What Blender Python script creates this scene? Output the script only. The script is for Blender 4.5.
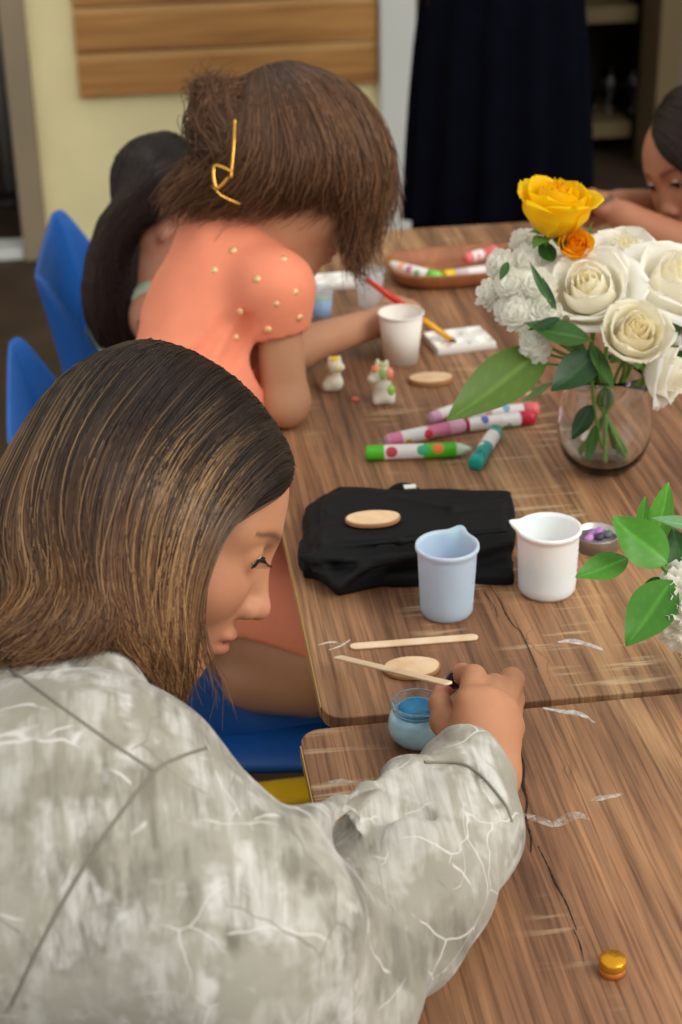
import bpy, bmesh, math, random
import numpy as np
from mathutils import Matrix, Vector
from math import pi, sin, cos, radians

for o in list(bpy.data.objects):
    bpy.data.objects.remove(o, do_unlink=True)
SC = bpy.context.scene
COL = SC.collection
rng = np.random.default_rng(7)
random.seed(7)

# ------------------------------------------------------------------ camera, world, light, exposure
CAM_H, F_PX = 1.53, 1700.0
PITCH, YAW, ROLL = radians(27.0), radians(7.2), radians(1.2)
_fw = np.array([sin(YAW) * cos(PITCH), cos(YAW) * cos(PITCH), -sin(PITCH)])
_r0 = np.array([cos(YAW), -sin(YAW), 0.0])
_u0 = np.cross(_r0, _fw)
RT = _r0 * cos(ROLL) - _u0 * sin(ROLL)
UP = _u0 * cos(ROLL) + _r0 * sin(ROLL)
FW = _fw
EYE = np.array([0, 0, CAM_H])
cam_data = bpy.data.cameras.new('camera')
cam = bpy.data.objects.new('camera', cam_data)
COL.objects.link(cam)
M3 = Matrix([[RT[i], UP[i], -FW[i]] for i in range(3)]).to_4x4()
cam.matrix_world = Matrix.Translation(EYE) @ M3
cam_data.sensor_fit = 'VERTICAL'
cam_data.sensor_height = 24.0
cam_data.lens = F_PX / 1024 * 24.0
cam_data.clip_start = 0.05
cam_data.dof.use_dof = True
cam_data.dof.focus_distance = 1.29
cam_data.dof.aperture_fstop = 5.0
SC.camera = cam

SC.view_settings.view_transform = 'Standard'
SC.view_settings.look = 'None'
SC.view_settings.exposure = 0.0
SC.view_settings.gamma = 1.0
SC.view_settings.use_curve_mapping = False

SC.cycles.max_bounces = 16
SC.cycles.diffuse_bounces = 8
SC.cycles.transmission_bounces = 12

world = bpy.data.worlds.new('world')
SC.world = world
world.use_nodes = True
bg = world.node_tree.nodes['Background']
bg.inputs[0].default_value = (1.0, 0.985, 0.965, 1)
bg.inputs[1].default_value = 0.86


def area_light(name, loc, target, size, power, color):
    ld = bpy.data.lights.new(name, 'AREA')
    ld.shape = 'DISK'
    ld.size = size
    ld.energy = power
    ld.color = color
    ob = bpy.data.objects.new(name, ld)
    ob.location = loc
    ob.rotation_euler = (Vector(target) - Vector(loc)).to_track_quat('-Z', 'Y').to_euler()
    COL.objects.link(ob)
    return ob


area_light('daylight', (2.3, -0.4, 3.2), (0.2, 1.5, 0.8), 2.4, 95, (1.0, 0.96, 0.9))


def at(px, py, dist):
    """the point of the place seen at pixel (px, py), dist metres from the camera plane"""
    return EYE + (FW + RT * (px - 341) / F_PX - UP * (py - 512) / F_PX) * dist


def onz(px, py, z=0.75):
    d = FW + RT * (px - 341) / F_PX - UP * (py - 512) / F_PX
    return EYE + d * ((z - CAM_H) / d[2])


def ony(px, py, y):
    d = FW + RT * (px - 341) / F_PX - UP * (py - 512) / F_PX
    return EYE + d * (y / d[1])


# ------------------------------------------------------------------ materials
def srgb(r, g, b):
    f = lambda c: (c / 255 / 12.92) if c / 255 <= 0.04045 else ((c / 255 + 0.055) / 1.055) ** 2.4
    return (f(r), f(g), f(b), 1.0)


class Nodes:
    def __init__(s, name):
        s.m = bpy.data.materials.new(name)
        s.m.use_nodes = True
        s.t = s.m.node_tree
        s.b = s.t.nodes['Principled BSDF']

    def n(s, typ, **kw):
        nd = s.t.nodes.new(typ)
        for k, v in kw.items():
            if isinstance(k, str) and hasattr(nd, k):
                setattr(nd, k, v)
        return nd

    def link(s, a, b):
        s.t.links.new(a, b)

    def coords(s, scale=(1, 1, 1), kind='Object', rot=(0, 0, 0)):
        tc = s.n('ShaderNodeTexCoord')
        mp = s.n('ShaderNodeMapping')
        mp.inputs['Scale'].default_value = scale
        mp.inputs['Rotation'].default_value = rot
        s.link(tc.outputs[kind], mp.inputs[0])
        return mp.outputs[0]

    def noise(s, vec, scale, detail=4, rough=0.5, dist=0.0):
        nd = s.n('ShaderNodeTexNoise')
        nd.inputs['Scale'].default_value = scale
        nd.inputs['Detail'].default_value = detail
        nd.inputs['Roughness'].default_value = rough
        nd.inputs['Distortion'].default_value = dist
        if vec is not None:
            s.link(vec, nd.inputs['Vector'])
        return nd.outputs['Fac']

    def ramp(s, fac, stops):
        nd = s.n('ShaderNodeValToRGB')
        e = nd.color_ramp.elements
        while len(e) < len(stops):
            e.new(0.5)
        for el, (p, c) in zip(e, stops):
            el.position = p
            el.color = c if len(c) == 4 else (*c, 1)
        s.link(fac, nd.inputs[0])
        return nd.outputs[0]

    def mix(s, fac, a, b, mode='MIX'):
        nd = s.n('ShaderNodeMix')
        nd.data_type = 'RGBA'
        nd.blend_type = mode
        for sock, v in ((nd.inputs[0], fac), (nd.inputs[6], a), (nd.inputs[7], b)):
            if hasattr(v, 'is_linked') or hasattr(v, 'links'):
                s.link(v, sock)
            elif isinstance(v, (int, float)):
                sock.default_value = v
            else:
                sock.default_value = v
        return nd.outputs[2]

    def bump(s, h, strength=0.3, dist=0.002):
        nd = s.n('ShaderNodeBump')
        nd.inputs['Strength'].default_value = strength
        nd.inputs['Distance'].default_value = dist
        s.link(h, nd.inputs['Height'])
        s.link(nd.outputs[0], s.b.inputs['Normal'])

    def color(s, sock):
        s.link(sock, s.b.inputs['Base Color'])


def plain(name, col, rough=0.5, spec=0.5, var=0.06, scale=40, sss=0.0, trans=0.0, coat=0.0, metal=0.0, bump=0.0, ior=1.45):
    m = Nodes(name)
    v = m.coords()
    f = m.noise(v, scale, 3)
    c0 = tuple(max(0, x * (1 - var * 2)) for x in col[:3]) + (1,)
    c1 = tuple(min(1, x * (1 + var * 2)) for x in col[:3]) + (1,)
    m.color(m.ramp(f, [(0.25, c0), (0.75, c1)]))
    i = m.b.inputs
    i['Roughness'].default_value = rough
    i['Specular IOR Level'].default_value = spec
    i['Metallic'].default_value = metal
    i['IOR'].default_value = ior
    i['Transmission Weight'].default_value = trans
    i['Coat Weight'].default_value = coat
    if sss:
        i['Subsurface Weight'].default_value = sss
        i['Subsurface Radius'].default_value = (1, 0.7, 0.5)
        i['Subsurface Scale'].default_value = 0.006
    if bump:
        m.bump(m.noise(v, scale * 4, 4), bump, 0.001)
    return m.m


# ------------------------------------------------------------------ objects
def tag(o, label=None, cat=None, group=None, kind=None):
    for k, v in (('label', label), ('category', cat), ('group', group), ('kind', kind)):
        if v:
            o[k] = v
    return o


def thing(name, loc, label, cat, group=None):
    o = bpy.data.objects.new(name, None)
    o.empty_display_size = 0.03
    o.location = [float(v) for v in loc]
    COL.objects.link(o)
    return tag(o, label, cat, group)


def attach(o, parent):
    """every mesh is written in world coordinates, so only an Empty's location has to be undone"""
    o.parent = parent
    o.matrix_parent_inverse = Matrix.Translation(-parent.location) if parent.type == 'EMPTY' else Matrix.Identity(4)
    return o


def link_mesh(name, verts, faces, mats, parent=None, smooth=True, mat_idx=None, attr=None):
    me = bpy.data.meshes.new(name)
    verts = np.asarray(verts, dtype=np.float32)
    if isinstance(faces, np.ndarray):
        nf, k = faces.shape
        me.vertices.add(len(verts))
        me.vertices.foreach_set('co', verts.ravel())
        me.loops.add(nf * k)
        me.loops.foreach_set('vertex_index', faces.ravel().astype(np.int32))
        me.polygons.add(nf)
        me.polygons.foreach_set('loop_start', np.arange(0, nf * k, k, dtype=np.int32))
        me.update(calc_edges=True)
        me.validate()
    else:
        me.from_pydata(verts.tolist(), [], [list(map(int, f)) for f in faces])
    me.polygons.foreach_set('use_smooth', [smooth] * len(me.polygons))
    for m in (mats if isinstance(mats, (list, tuple)) else [mats]):
        me.materials.append(m)
    if mat_idx is not None:
        me.polygons.foreach_set('material_index', np.asarray(mat_idx, dtype=np.int32))
    if attr is not None:
        a = me.color_attributes.new('Col', 'FLOAT_COLOR', 'POINT')
        a.data.foreach_set('color', np.asarray(attr, dtype=np.float32).ravel())
    o = bpy.data.objects.new(name, me)
    COL.objects.link(o)
    if parent is not None:
        attach(o, parent)
    return o


def norm(v):
    v = np.asarray(v, dtype=float)
    return v / (np.linalg.norm(v, axis=-1, keepdims=True) + 1e-12)


def frame(z, xhint=(1, 0, 0)):
    """3x3 with columns x, y, z"""
    z = norm(z)
    x = np.asarray(xhint, float) - z * np.dot(xhint, z)
    if np.linalg.norm(x) < 1e-4:
        x = np.cross(z, (0.3, 1, 0.2))
    x = norm(x)
    return np.stack([x, np.cross(z, x), z], axis=1)


def smooth_path(pts, n):
    """Catmull-Rom through the points, n samples"""
    P = np.asarray(pts, float)
    Q = np.vstack([2 * P[0] - P[1], P, 2 * P[-1] - P[-2]])
    t = np.linspace(0, len(P) - 1 - 1e-9, n)
    i = t.astype(int)
    u = (t - i)[:, None]
    a, b, c, d = Q[i], Q[i + 1], Q[i + 2], Q[i + 3]
    return 0.5 * (2 * b + (c - a) * u + (2 * a - 5 * b + 4 * c - d) * u ** 2 + (3 * b - a - 3 * c + d) * u ** 3)


class MB:
    """collects shapes and links them as ONE mesh object"""
    def __init__(s):
        s.v, s.f, s.mi = [], [], []

    def add(s, verts, faces, mi=0):
        k = len(s.v)
        s.v.extend([tuple(map(float, p)) for p in verts])
        s.f.extend([tuple(int(i) + k for i in f) for f in faces])
        s.mi.extend([mi] * len(faces))
        return s

    def grid(s, P, cu=False, cv=False, mi=0, flip=False):
        nu, nv = P.shape[:2]
        idx = np.arange(nu * nv).reshape(nu, nv)
        fs = []
        for i in range(nu if cu else nu - 1):
            for j in range(nv if cv else nv - 1):
                q = (idx[i, j], idx[(i + 1) % nu, j], idx[(i + 1) % nu, (j + 1) % nv], idx[i, (j + 1) % nv])
                fs.append(q[::-1] if flip else q)
        return s.add(P.reshape(-1, 3), fs, mi)

    def lathe(s, prof, org=(0, 0, 0), R=None, n=32, mi=0, cap=True):
        """profile of (radius, height) turned about z"""
        R = np.eye(3) if R is None else R
        a = np.linspace(0, 2 * pi, n, endpoint=False)
        P = np.array([[(r * cos(t), r * sin(t), z) for t in a] for r, z in prof]) @ np.asarray(R).T + np.asarray(org)
        k = len(s.v)
        s.grid(P, cv=True, mi=mi, flip=True)
        if cap:
            m = len(prof)
            if prof[0][0] > 1e-6:
                s.f.append(tuple(k + j for j in range(n))[::-1]); s.mi.append(mi)
            if prof[-1][0] > 1e-6:
                s.f.append(tuple(k + (m - 1) * n + j for j in range(n))); s.mi.append(mi)
        return s

    def tube(s, pts, rad, n=10, mi=0, flat=1.0, hint=(0, 0, 1)):
        P = np.asarray(pts, float)
        m = len(P)
        r = np.full(m, rad) if np.isscalar(rad) else np.interp(np.linspace(0, 1, m), np.linspace(0, 1, len(rad)), rad)
        T = norm(np.gradient(P, axis=0))
        x = np.asarray(hint, float)
        rings = []
        for i in range(m):
            x = x - T[i] * np.dot(x, T[i])
            if np.linalg.norm(x) < 1e-6:
                x = np.cross(T[i], (1, 0.2, 0.1))
            x = norm(x)
            y = np.cross(T[i], x)
            a = np.linspace(0, 2 * pi, n, endpoint=False)[:, None]
            rings.append(P[i] + r[i] * (np.cos(a) * x * flat + np.sin(a) * y))
        k = len(s.v)
        s.grid(np.array(rings), cv=True, mi=mi)
        s.f.append(tuple(k + j for j in range(n))[::-1]); s.mi.append(mi)
        s.f.append(tuple(k + (m - 1) * n + j for j in range(n))); s.mi.append(mi)
        return s

    def box(s, lo, hi, mi=0, R=None, org=(0, 0, 0)):
        (a, b, c), (d, e, f) = lo, hi
        V = np.array([(a, b, c), (d, b, c), (d, e, c), (a, e, c), (a, b, f), (d, b, f), (d, e, f), (a, e, f)], float)
        if R is not None:
            V = V @ np.asarray(R).T
        return s.add(V + np.asarray(org), [(0, 3, 2, 1), (4, 5, 6, 7), (0, 1, 5, 4), (1, 2, 6, 5), (2, 3, 7, 6), (3, 0, 4, 7)], mi)

    def prism(s, outline, z0, z1, mi=0, org=(0, 0, 0), R=None):
        n = len(outline)
        V = np.array([(x, y, z0) for x, y in outline] + [(x, y, z1) for x, y in outline], float)
        if R is not None:
            V = V @ np.asarray(R).T
        fs = [tuple(range(n))[::-1], tuple(range(n, 2 * n))] + [(i, (i + 1) % n, n + (i + 1) % n, n + i) for i in range(n)]
        return s.add(V + np.asarray(org), fs, mi)

    def build(s, name, mats, parent=None, smooth=True, bevel=0, segs=3, subd=0, solid=0, angle=None):
        o = link_mesh(name, s.v, s.f, mats, parent, smooth, s.mi)
        if solid:
            md = o.modifiers.new('solid', 'SOLIDIFY'); md.thickness = solid; md.offset = 0
        if bevel:
            md = o.modifiers.new('bevel', 'BEVEL'); md.width = bevel; md.segments = segs; md.limit_method = 'ANGLE'; md.angle_limit = radians(35)
        if subd:
            md = o.modifiers.new('subd', 'SUBSURF'); md.levels = subd; md.render_levels = subd
        if smooth and (bevel or angle):
            o.data.set_sharp_from_angle(angle=radians(angle or 40))
        return o


def rrect(x0, y0, x1, y1, r, n=6):
    pts = []
    for cx, cy, a0 in ((x1 - r, y0 + r, -90), (x1 - r, y1 - r, 0), (x0 + r, y1 - r, 90), (x0 + r, y0 + r, 180)):
        for i in range(n + 1):
            a = radians(a0 + 90 * i / n)
            pts.append((cx + r * cos(a), cy + r * sin(a)))
    return pts


# ------------------------------------------------------------------ distance-field sculpting (bodies, clothes, hair volumes)
class Field:
    def __init__(s, xs, ys, zs):
        s.ax = [np.asarray(a, np.float32) for a in (xs, ys, zs)]
        s.d = np.full([len(a) for a in s.ax], 1.0, np.float32)

    def win(s, lo, hi):
        sl = []
        for a, l, h in zip(s.ax, lo, hi):
            i, j = np.searchsorted(a, l), np.searchsorted(a, h)
            if j - i < 1:
                return None, None
            sl.append(slice(max(0, i - 1), min(len(a), j + 1)))
        P = np.meshgrid(*[a[q] for a, q in zip(s.ax, sl)], indexing='ij')
        return tuple(sl), np.stack(P, -1)

    def put(s, fn, lo, hi, k, mode):
        m = max(k, 0.004) * 1.5 + 0.004
        sl, P = s.win(np.asarray(lo) - m, np.asarray(hi) + m)
        if sl is None:
            return s
        e = fn(P).astype(np.float32)
        d = s.d[sl]
        if mode == 'u':
            h = np.clip(0.5 + 0.5 * (e - d) / k, 0, 1)
            s.d[sl] = e * (1 - h) + d * h - k * h * (1 - h)
        elif mode == 's':
            h = np.clip(0.5 - 0.5 * (d + e) / k, 0, 1)
            s.d[sl] = d * (1 - h) - e * h + k * h * (1 - h)
        return s

    def cap(s, a, b, ra, rb=None, k=0.01, mode='u'):
        a, b = np.asarray(a, float), np.asarray(b, float)
        rb = ra if rb is None else rb
        ba = b - a
        L = np.dot(ba, ba) + 1e-12

        def fn(P):
            q = P - a.astype(np.float32)
            h = np.clip((q @ ba.astype(np.float32)) / L, 0, 1)
            return np.linalg.norm(q - h[..., None] * ba.astype(np.float32), axis=-1) - (ra + (rb - ra) * h)
        r = max(ra, rb)
        return s.put(fn, np.minimum(a, b) - r, np.maximum(a, b) + r, k, mode)

    def chain(s, pts, rad, k=0.01, mode='u'):
        for i in range(len(pts) - 1):
            s.cap(pts[i], pts[i + 1], rad[i], rad[i + 1], k, mode)
        return s

    def ell(s, c, r, R=None, k=0.01, mode='u'):
        c = np.asarray(c, float); r = np.asarray(r, float)
        R = np.eye(3) if R is None else np.asarray(R)

        def fn(P):
            q = (P - c.astype(np.float32)) @ R.astype(np.float32)
            k0 = np.linalg.norm(q / r, axis=-1)
            k1 = np.linalg.norm(q / (r * r), axis=-1) + 1e-9
            return k0 * (k0 - 1) / k1
        ext = np.sqrt(((R * r) ** 2).sum(1))
        return s.put(fn, c - ext, c + ext, k, mode)

    def poly(s, pts, z0, z1, r, k=0.006, mode='u'):
        """upright slab over a convex outline (counter-clockwise), edges rounded by r"""
        P2 = np.asarray(pts, float)[:, :2]
        e = np.roll(P2, -1, 0) - P2
        n = norm(np.stack([e[:, 1], -e[:, 0]], 1)); c = (n * P2).sum(1) - r

        def fn(P):
            d2 = (P[..., :2] @ n.T.astype(np.float32) - c.astype(np.float32)).max(-1)
            dz = np.abs(P[..., 2] - (z0 + z1) / 2) - ((z1 - z0) / 2 - r)
            return np.sqrt(np.maximum(d2, 0) ** 2 + np.maximum(dz, 0) ** 2) + np.minimum(np.maximum(d2, dz), 0) - r
        return s.put(fn, [*P2.min(0), z0], [*P2.max(0), z1], k, mode)

    def sample(s, P):
        """trilinear value and gradient at points (n, 3); far away counts as outside"""
        q, ok = [], np.ones(len(P), bool)
        for i, a in enumerate(s.ax):
            j = np.clip(np.searchsorted(a, P[:, i]) - 1, 0, len(a) - 2)
            w = (P[:, i] - a[j]) / (a[j + 1] - a[j])
            ok &= (w >= 0) & (w <= 1)
            q.append((j, np.clip(w, 0, 1)))
        c = np.zeros((2, 2, 2, len(P)))
        for x in (0, 1):
            for y in (0, 1):
                for z in (0, 1):
                    c[x, y, z] = s.d[q[0][0] + x, q[1][0] + y, q[2][0] + z]
        (i, u), (j, v), (k, w) = q
        hx, hy, hz = (s.ax[n_][q[n_][0] + 1] - s.ax[n_][q[n_][0]] for n_ in range(3))
        cx = c[0] * (1 - u) + c[1] * u
        gx = (c[1] - c[0]); gx = (gx[0] * (1 - v) + gx[1] * v); gx = (gx[0] * (1 - w) + gx[1] * w) / hx
        cy = cx[0] * (1 - v) + cx[1] * v
        gy = cx[1] - cx[0]; gy = (gy[0] * (1 - w) + gy[1] * w) / hy
        val = cy[0] * (1 - w) + cy[1] * w
        gz = (cy[1] - cy[0]) / hz
        return np.where(ok, val, 1.0), norm(np.stack([gx, gy, gz], 1))

    def mesh(s, smooth=2):
        d = s.d
        ins = d < 0
        c = [ins[a:ins.shape[0] - 1 + a, b:ins.shape[1] - 1 + b, e:ins.shape[2] - 1 + e] for a in (0, 1) for b in (0, 1) for e in (0, 1)]
        anyc, allc = c[0].copy(), c[0].copy()
        for q in c[1:]:
            anyc |= q; allc &= q
        act = np.argwhere(anyc & ~allc)
        ids = np.full([n - 1 for n in d.shape], -1, np.int32)
        ids[act[:, 0], act[:, 1], act[:, 2]] = np.arange(len(act))
        acc = np.zeros((len(act), 3)); cnt = np.zeros(len(act))
        cor = np.array([(a, b, e) for a in (0, 1) for b in (0, 1) for e in (0, 1)])
        val = np.stack([d[act[:, 0] + a, act[:, 1] + b, act[:, 2] + e] for a, b, e in cor], 1)
        for i in range(8):
            for j in range(i + 1, 8):
                if np.abs(cor[i] - cor[j]).sum() != 1:
                    continue
                va, vb = val[:, i], val[:, j]
                m = (va < 0) != (vb < 0)
                t = va[m] / (va[m] - vb[m])
                acc[m] += cor[i] + t[:, None] * (cor[j] - cor[i])
                cnt[m] += 1
        fr = acc / cnt[:, None]
        V = np.stack([s.ax[q][act[:, q]] + fr[:, q] * (s.ax[q][act[:, q] + 1] - s.ax[q][act[:, q]]) for q in range(3)], 1)
        F = []
        for q in range(3):
            a, b = [(1, 2), (2, 0), (0, 1)][q]
            sl0 = [slice(None)] * 3; sl1 = [slice(None)] * 3
            sl0[q] = slice(0, -1); sl1[q] = slice(1, None)
            m = ins[tuple(sl0)] != ins[tuple(sl1)]
            E_ = np.argwhere(m)
            E_ = E_[(E_[:, a] > 0) & (E_[:, b] > 0) & (E_[:, a] < d.shape[a] - 1) & (E_[:, b] < d.shape[b] - 1)]
            w = ins[E_[:, 0], E_[:, 1], E_[:, 2]]
            quad = []
            for da, db in ((-1, -1), (0, -1), (0, 0), (-1, 0)):
                I = E_.copy(); I[:, a] += da; I[:, b] += db
                quad.append(ids[I[:, 0], I[:, 1], I[:, 2]])
            Q = np.stack(quad, 1)
            Q[~w] = Q[~w][:, ::-1]
            F.append(Q)
        F = np.vstack(F)
        F = F[(F >= 0).all(1)]
        for _ in range(smooth):
            V = lap(V, F, 0.5)
        return V, F


def lap(V, F, lam):
    S = np.zeros_like(V); c = np.zeros(len(V))
    for i in range(4):
        a, b = F[:, i], F[:, (i + 1) % 4]
        for q in range(3):
            S[:, q] += np.bincount(a, V[b, q], len(V)) + np.bincount(b, V[a, q], len(V))
        c += np.bincount(a, minlength=len(V)) + np.bincount(b, minlength=len(V))
    ok = c > 0
    V = V.copy()
    V[ok] += lam * (S[ok] / c[ok, None] - V[ok])
    return V


def normals(V, F):
    n = np.cross(V[F[:, 2]] - V[F[:, 0]], V[F[:, 3]] - V[F[:, 1]])
    N = np.zeros_like(V)
    for i in range(4):
        for q in range(3):
            N[:, q] += np.bincount(F[:, i], n[:, q], len(V))
    return norm(N)


def axis(lo, hi, step, fine=()):
    """grid positions from lo to hi; fine = [(a, b, step)] intervals sampled closer"""
    out = [lo]
    while out[-1] < hi:
        x = out[-1]
        st = step
        for a, b, f in fine:
            if a - 1e-9 <= x < b:
                st = min(st, f)
            elif x < a < x + st:
                st = max(a - x, 1e-4)
        out.append(x + st)
    return np.array(out)


def vnoise(P, scale, seed=0):
    """cheap smooth value noise from sums of sines, about -1..1"""
    r = np.random.default_rng(seed)
    s = np.zeros(len(P))
    for i in range(7):
        k = norm(r.normal(size=3)) * scale * r.uniform(0.6, 1.8)
        s += np.sin(P @ k + r.uniform(0, 6.28))
    return s / 3.2


class Pose:
    """a local frame: forward x, left y, up z, scaled"""
    def __init__(s, org, fwd, up, scale=1.0):
        f = norm(fwd)
        u = np.asarray(up, float); u = norm(u - f * np.dot(u, f))
        s.R = np.stack([f, np.cross(u, f), u], 1)
        s.o = np.asarray(org, float); s.k = scale

    def __call__(s, *p):
        return s.o + s.R @ (np.asarray(p, float) * s.k)

    def inv(s, V):
        return (V - s.o) @ s.R / s.k


def img_dir(right, down, into):
    return norm(RT * right - UP * down + FW * into)


def sculpt_head(fd, H, ears=True, lids=(1, -1), child=0.0):
    """adult head in the pose H (1.0 = 0.22 m from chin to crown); child rounds the skull and softens the jaw"""
    k = H.k
    C = lambda a, b, ra, rb=None, kk=0.01, mode='u': fd.cap(H(*a), H(*b), ra * k, None if rb is None else rb * k, kk * k, mode)
    E = lambda c, r, kk=0.01, mode='u', R=None: fd.ell(H(*c), np.asarray(r) * k, H.R if R is None else H.R @ R, kk * k, mode)
    E((-0.012, 0, 0.038), (0.096, 0.075, 0.086), 0.02)
    E((0.040, 0, 0.034), (0.050, 0.060, 0.056), 0.03)
    E((0.030, 0, -0.030), (0.062, 0.058 + 0.006 * child, 0.070), 0.03)
    for s in (1, -1):
        C((-0.015, s * 0.054, -0.040), (0.058, s * 0.016, -0.092), 0.016, 0.013, 0.03)
        E((0.058, s * 0.036, -0.022), (0.024, 0.024, 0.022), 0.03)          # cheek
        C((0.082, s * 0.012, 0.027), (0.066, s * 0.048, 0.028), 0.009, 0.007, 0.02)
    E((0.069, 0, -0.096), (0.017, 0.020, 0.015), 0.025)                         # chin
    E((0.074, 0, -0.060), (0.018, 0.026, 0.022), 0.02)                          # muzzle
    for s in (1, -1):
        E((0.093, s * 0.031, 0.011), (0.013, 0.018, 0.012), 0.014, 's')
    C((0.086, 0, 0.016), (0.104 - 0.006 * child, 0, -0.0245), 0.0072, 0.0092, 0.012)
    E((0.105 - 0.006 * child, 0, -0.0285), (0.0105, 0.0105, 0.009), 0.008)
    for s in (1, -1):
        E((0.095, s * 0.0125, -0.0315), (0.0115, 0.0072, 0.0082), 0.006)
        E((0.099, s * 0.0070, -0.0392), (0.0065, 0.0036, 0.0042), 0.003, 's')
    E((0.091, 0, -0.0560), (0.0105, 0.0235, 0.0060), 0.006)
    E((0.089, 0, -0.0685), (0.0110, 0.0205, 0.0068), 0.006)
    E((0.103, 0, -0.0622), (0.0130, 0.0270, 0.0010), 0.0035, 's')
    for s in lids:
        E((0.0770, s * 0.031, 0.0115), (0.0140, 0.0165, 0.0138), 0.006)
        E((0.0930, s * 0.032, 0.0090), (0.0110, 0.0130, 0.0062), 0.003, 's')
    if ears:
        for s in (1, -1):
            R = np.stack([norm((0.94, s * 0.34, -0.1)), norm((-s * s * 0.34, s * 0.94, 0)) * s, (0, 0, 1)], 1)
            q, _ = np.linalg.qr(R)
            E((-0.004, s * 0.076, -0.004), (0.019, 0.007, 0.031), 0.008, 'u', q)
            E((0.001, s * 0.083, -0.002), (0.010, 0.005, 0.018), 0.006, 's', q)
            E((0.003, s * 0.079, -0.029), (0.008, 0.006, 0.009), 0.006)


def strands(name, curves, rad, cols, mat, parent=None, sides=3, tip=0.35):
    """curves (N, M, 3) as fine tubes in ONE mesh; cols (N, M, 3) or (N, 3) is each lock's own colour"""
    Cv = np.asarray(curves, float)
    N, M = Cv.shape[:2]
    T = norm(np.gradient(Cv, axis=1))
    ref = np.array([0.31, -0.52, 0.79])
    a = norm(np.cross(T, ref))
    b = np.cross(T, a)
    r = (np.asarray(rad).reshape(-1, 1) if not np.isscalar(rad) else rad) * np.interp(np.linspace(0, 1, M), [0, 0.1, 0.7, 1], [0.6, 1, 0.9, tip])[None, :] * np.ones((N, M))
    ang = np.arange(sides) * 2 * pi / sides
    V = Cv[:, :, None, :] + r[:, :, None, None] * (np.cos(ang)[None, None, :, None] * a[:, :, None, :] + np.sin(ang)[None, None, :, None] * b[:, :, None, :])
    idx = np.arange(N * M * sides).reshape(N, M, sides)
    i0 = idx[:, :-1, :]; i1 = idx[:, 1:, :]
    F = np.stack([i0, np.roll(i0, -1, 2), np.roll(i1, -1, 2), i1], -1).reshape(-1, 4)
    cols = np.asarray(cols, float)
    if cols.ndim == 2:
        cols = np.repeat(cols[:, None, :], M, 1)
    A = np.ones((N, M, sides, 4)); A[..., :3] = cols[:, :, None, :]
    return link_mesh(name, V.reshape(-1, 3), F, mat, parent, True, None, A.reshape(-1, 4))


def push_out(S, fd, lo=0.0005, hi=0.0045, seed=2, it=12, extra=None):
    """lift strands that run inside a solid so that they lie on its surface"""
    r = np.random.default_rng(seed)
    N, M = S.shape[:2]
    mar = r.uniform(lo, hi, (N, 1)) + (0 if extra is None else np.asarray(extra).reshape(-1, 1))
    mar = np.repeat(mar, M, 1).ravel()
    P = S.reshape(-1, 3).copy()
    def lift(n):
        for _ in range(n):
            v, g = fd.sample(P)
            m = v < mar
            P[m] += g[m] * (1.15 * (mar[m] - v[m]))[:, None]
    lift(it)
    for _ in range(2):
        Q = P.reshape(N, M, 3)
        Q[:, 1:-1] = 0.5 * Q[:, 1:-1] + 0.25 * (Q[:, :-2] + Q[:, 2:])
        lift(4)
    return P.reshape(N, M, 3)


def guide_strands(guides, n, M=18, spread=0.006, wave=0.002, depth=0.0, seed=1, cut=0.12, clump=0.5):
    """n strands laid between neighbouring guides (each a list of points root to tip)"""
    r = np.random.default_rng(seed)
    G = np.array([smooth_path(g, M) for g in guides])
    u = r.uniform(0, len(G) - 1.0001, n)
    i = u.astype(int); w = (u - i)
    # clump locks: pull the position towards lock centres along the lock
    ncl = max(6, n // 30)
    cu = np.round(u / (len(G) - 1) * ncl) / ncl * (len(G) - 1)
    cu = np.clip(cu + r.normal(0, 0.02, n), 0, len(G) - 1.0001)
    t = np.linspace(0, 1, M)
    uu = u[:, None] + (cu - u)[:, None] * (clump * t[None, :] ** 0.8)
    ii = np.clip(uu.astype(int), 0, len(G) - 2); ww = (uu - ii)[..., None]
    tt = np.arange(M)[None, :].repeat(n, 0)
    S = G[ii, tt] * (1 - ww) + G[ii + 1, tt] * ww
    ends = 1 - r.uniform(0, cut, n)
    # shorten strands individually
    pos = np.linspace(0, 1, M)[None, :] * ends[:, None] * (M - 1)
    f = np.clip(pos.astype(int), 0, M - 2); g = (pos - f)[..., None]
    rows = np.arange(n)[:, None]
    S = S[rows, f] * (1 - g) + S[rows, f + 1] * g
    off = r.normal(0, 1, (n, 1, 3)) * spread
    S = S + off * (0.35 + 0.65 * t)[None, :, None]
    ph = r.uniform(0, 6.28, (n, 1, 3)); fr = r.uniform(5, 11, (n, 1, 1))
    S = S + wave * np.sin(fr * t[None, :, None] + ph) * t[None, :, None]
    lock = np.round(u / (len(G) - 1) * ncl).astype(int)
    return S, u / (len(G) - 1), lock
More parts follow.
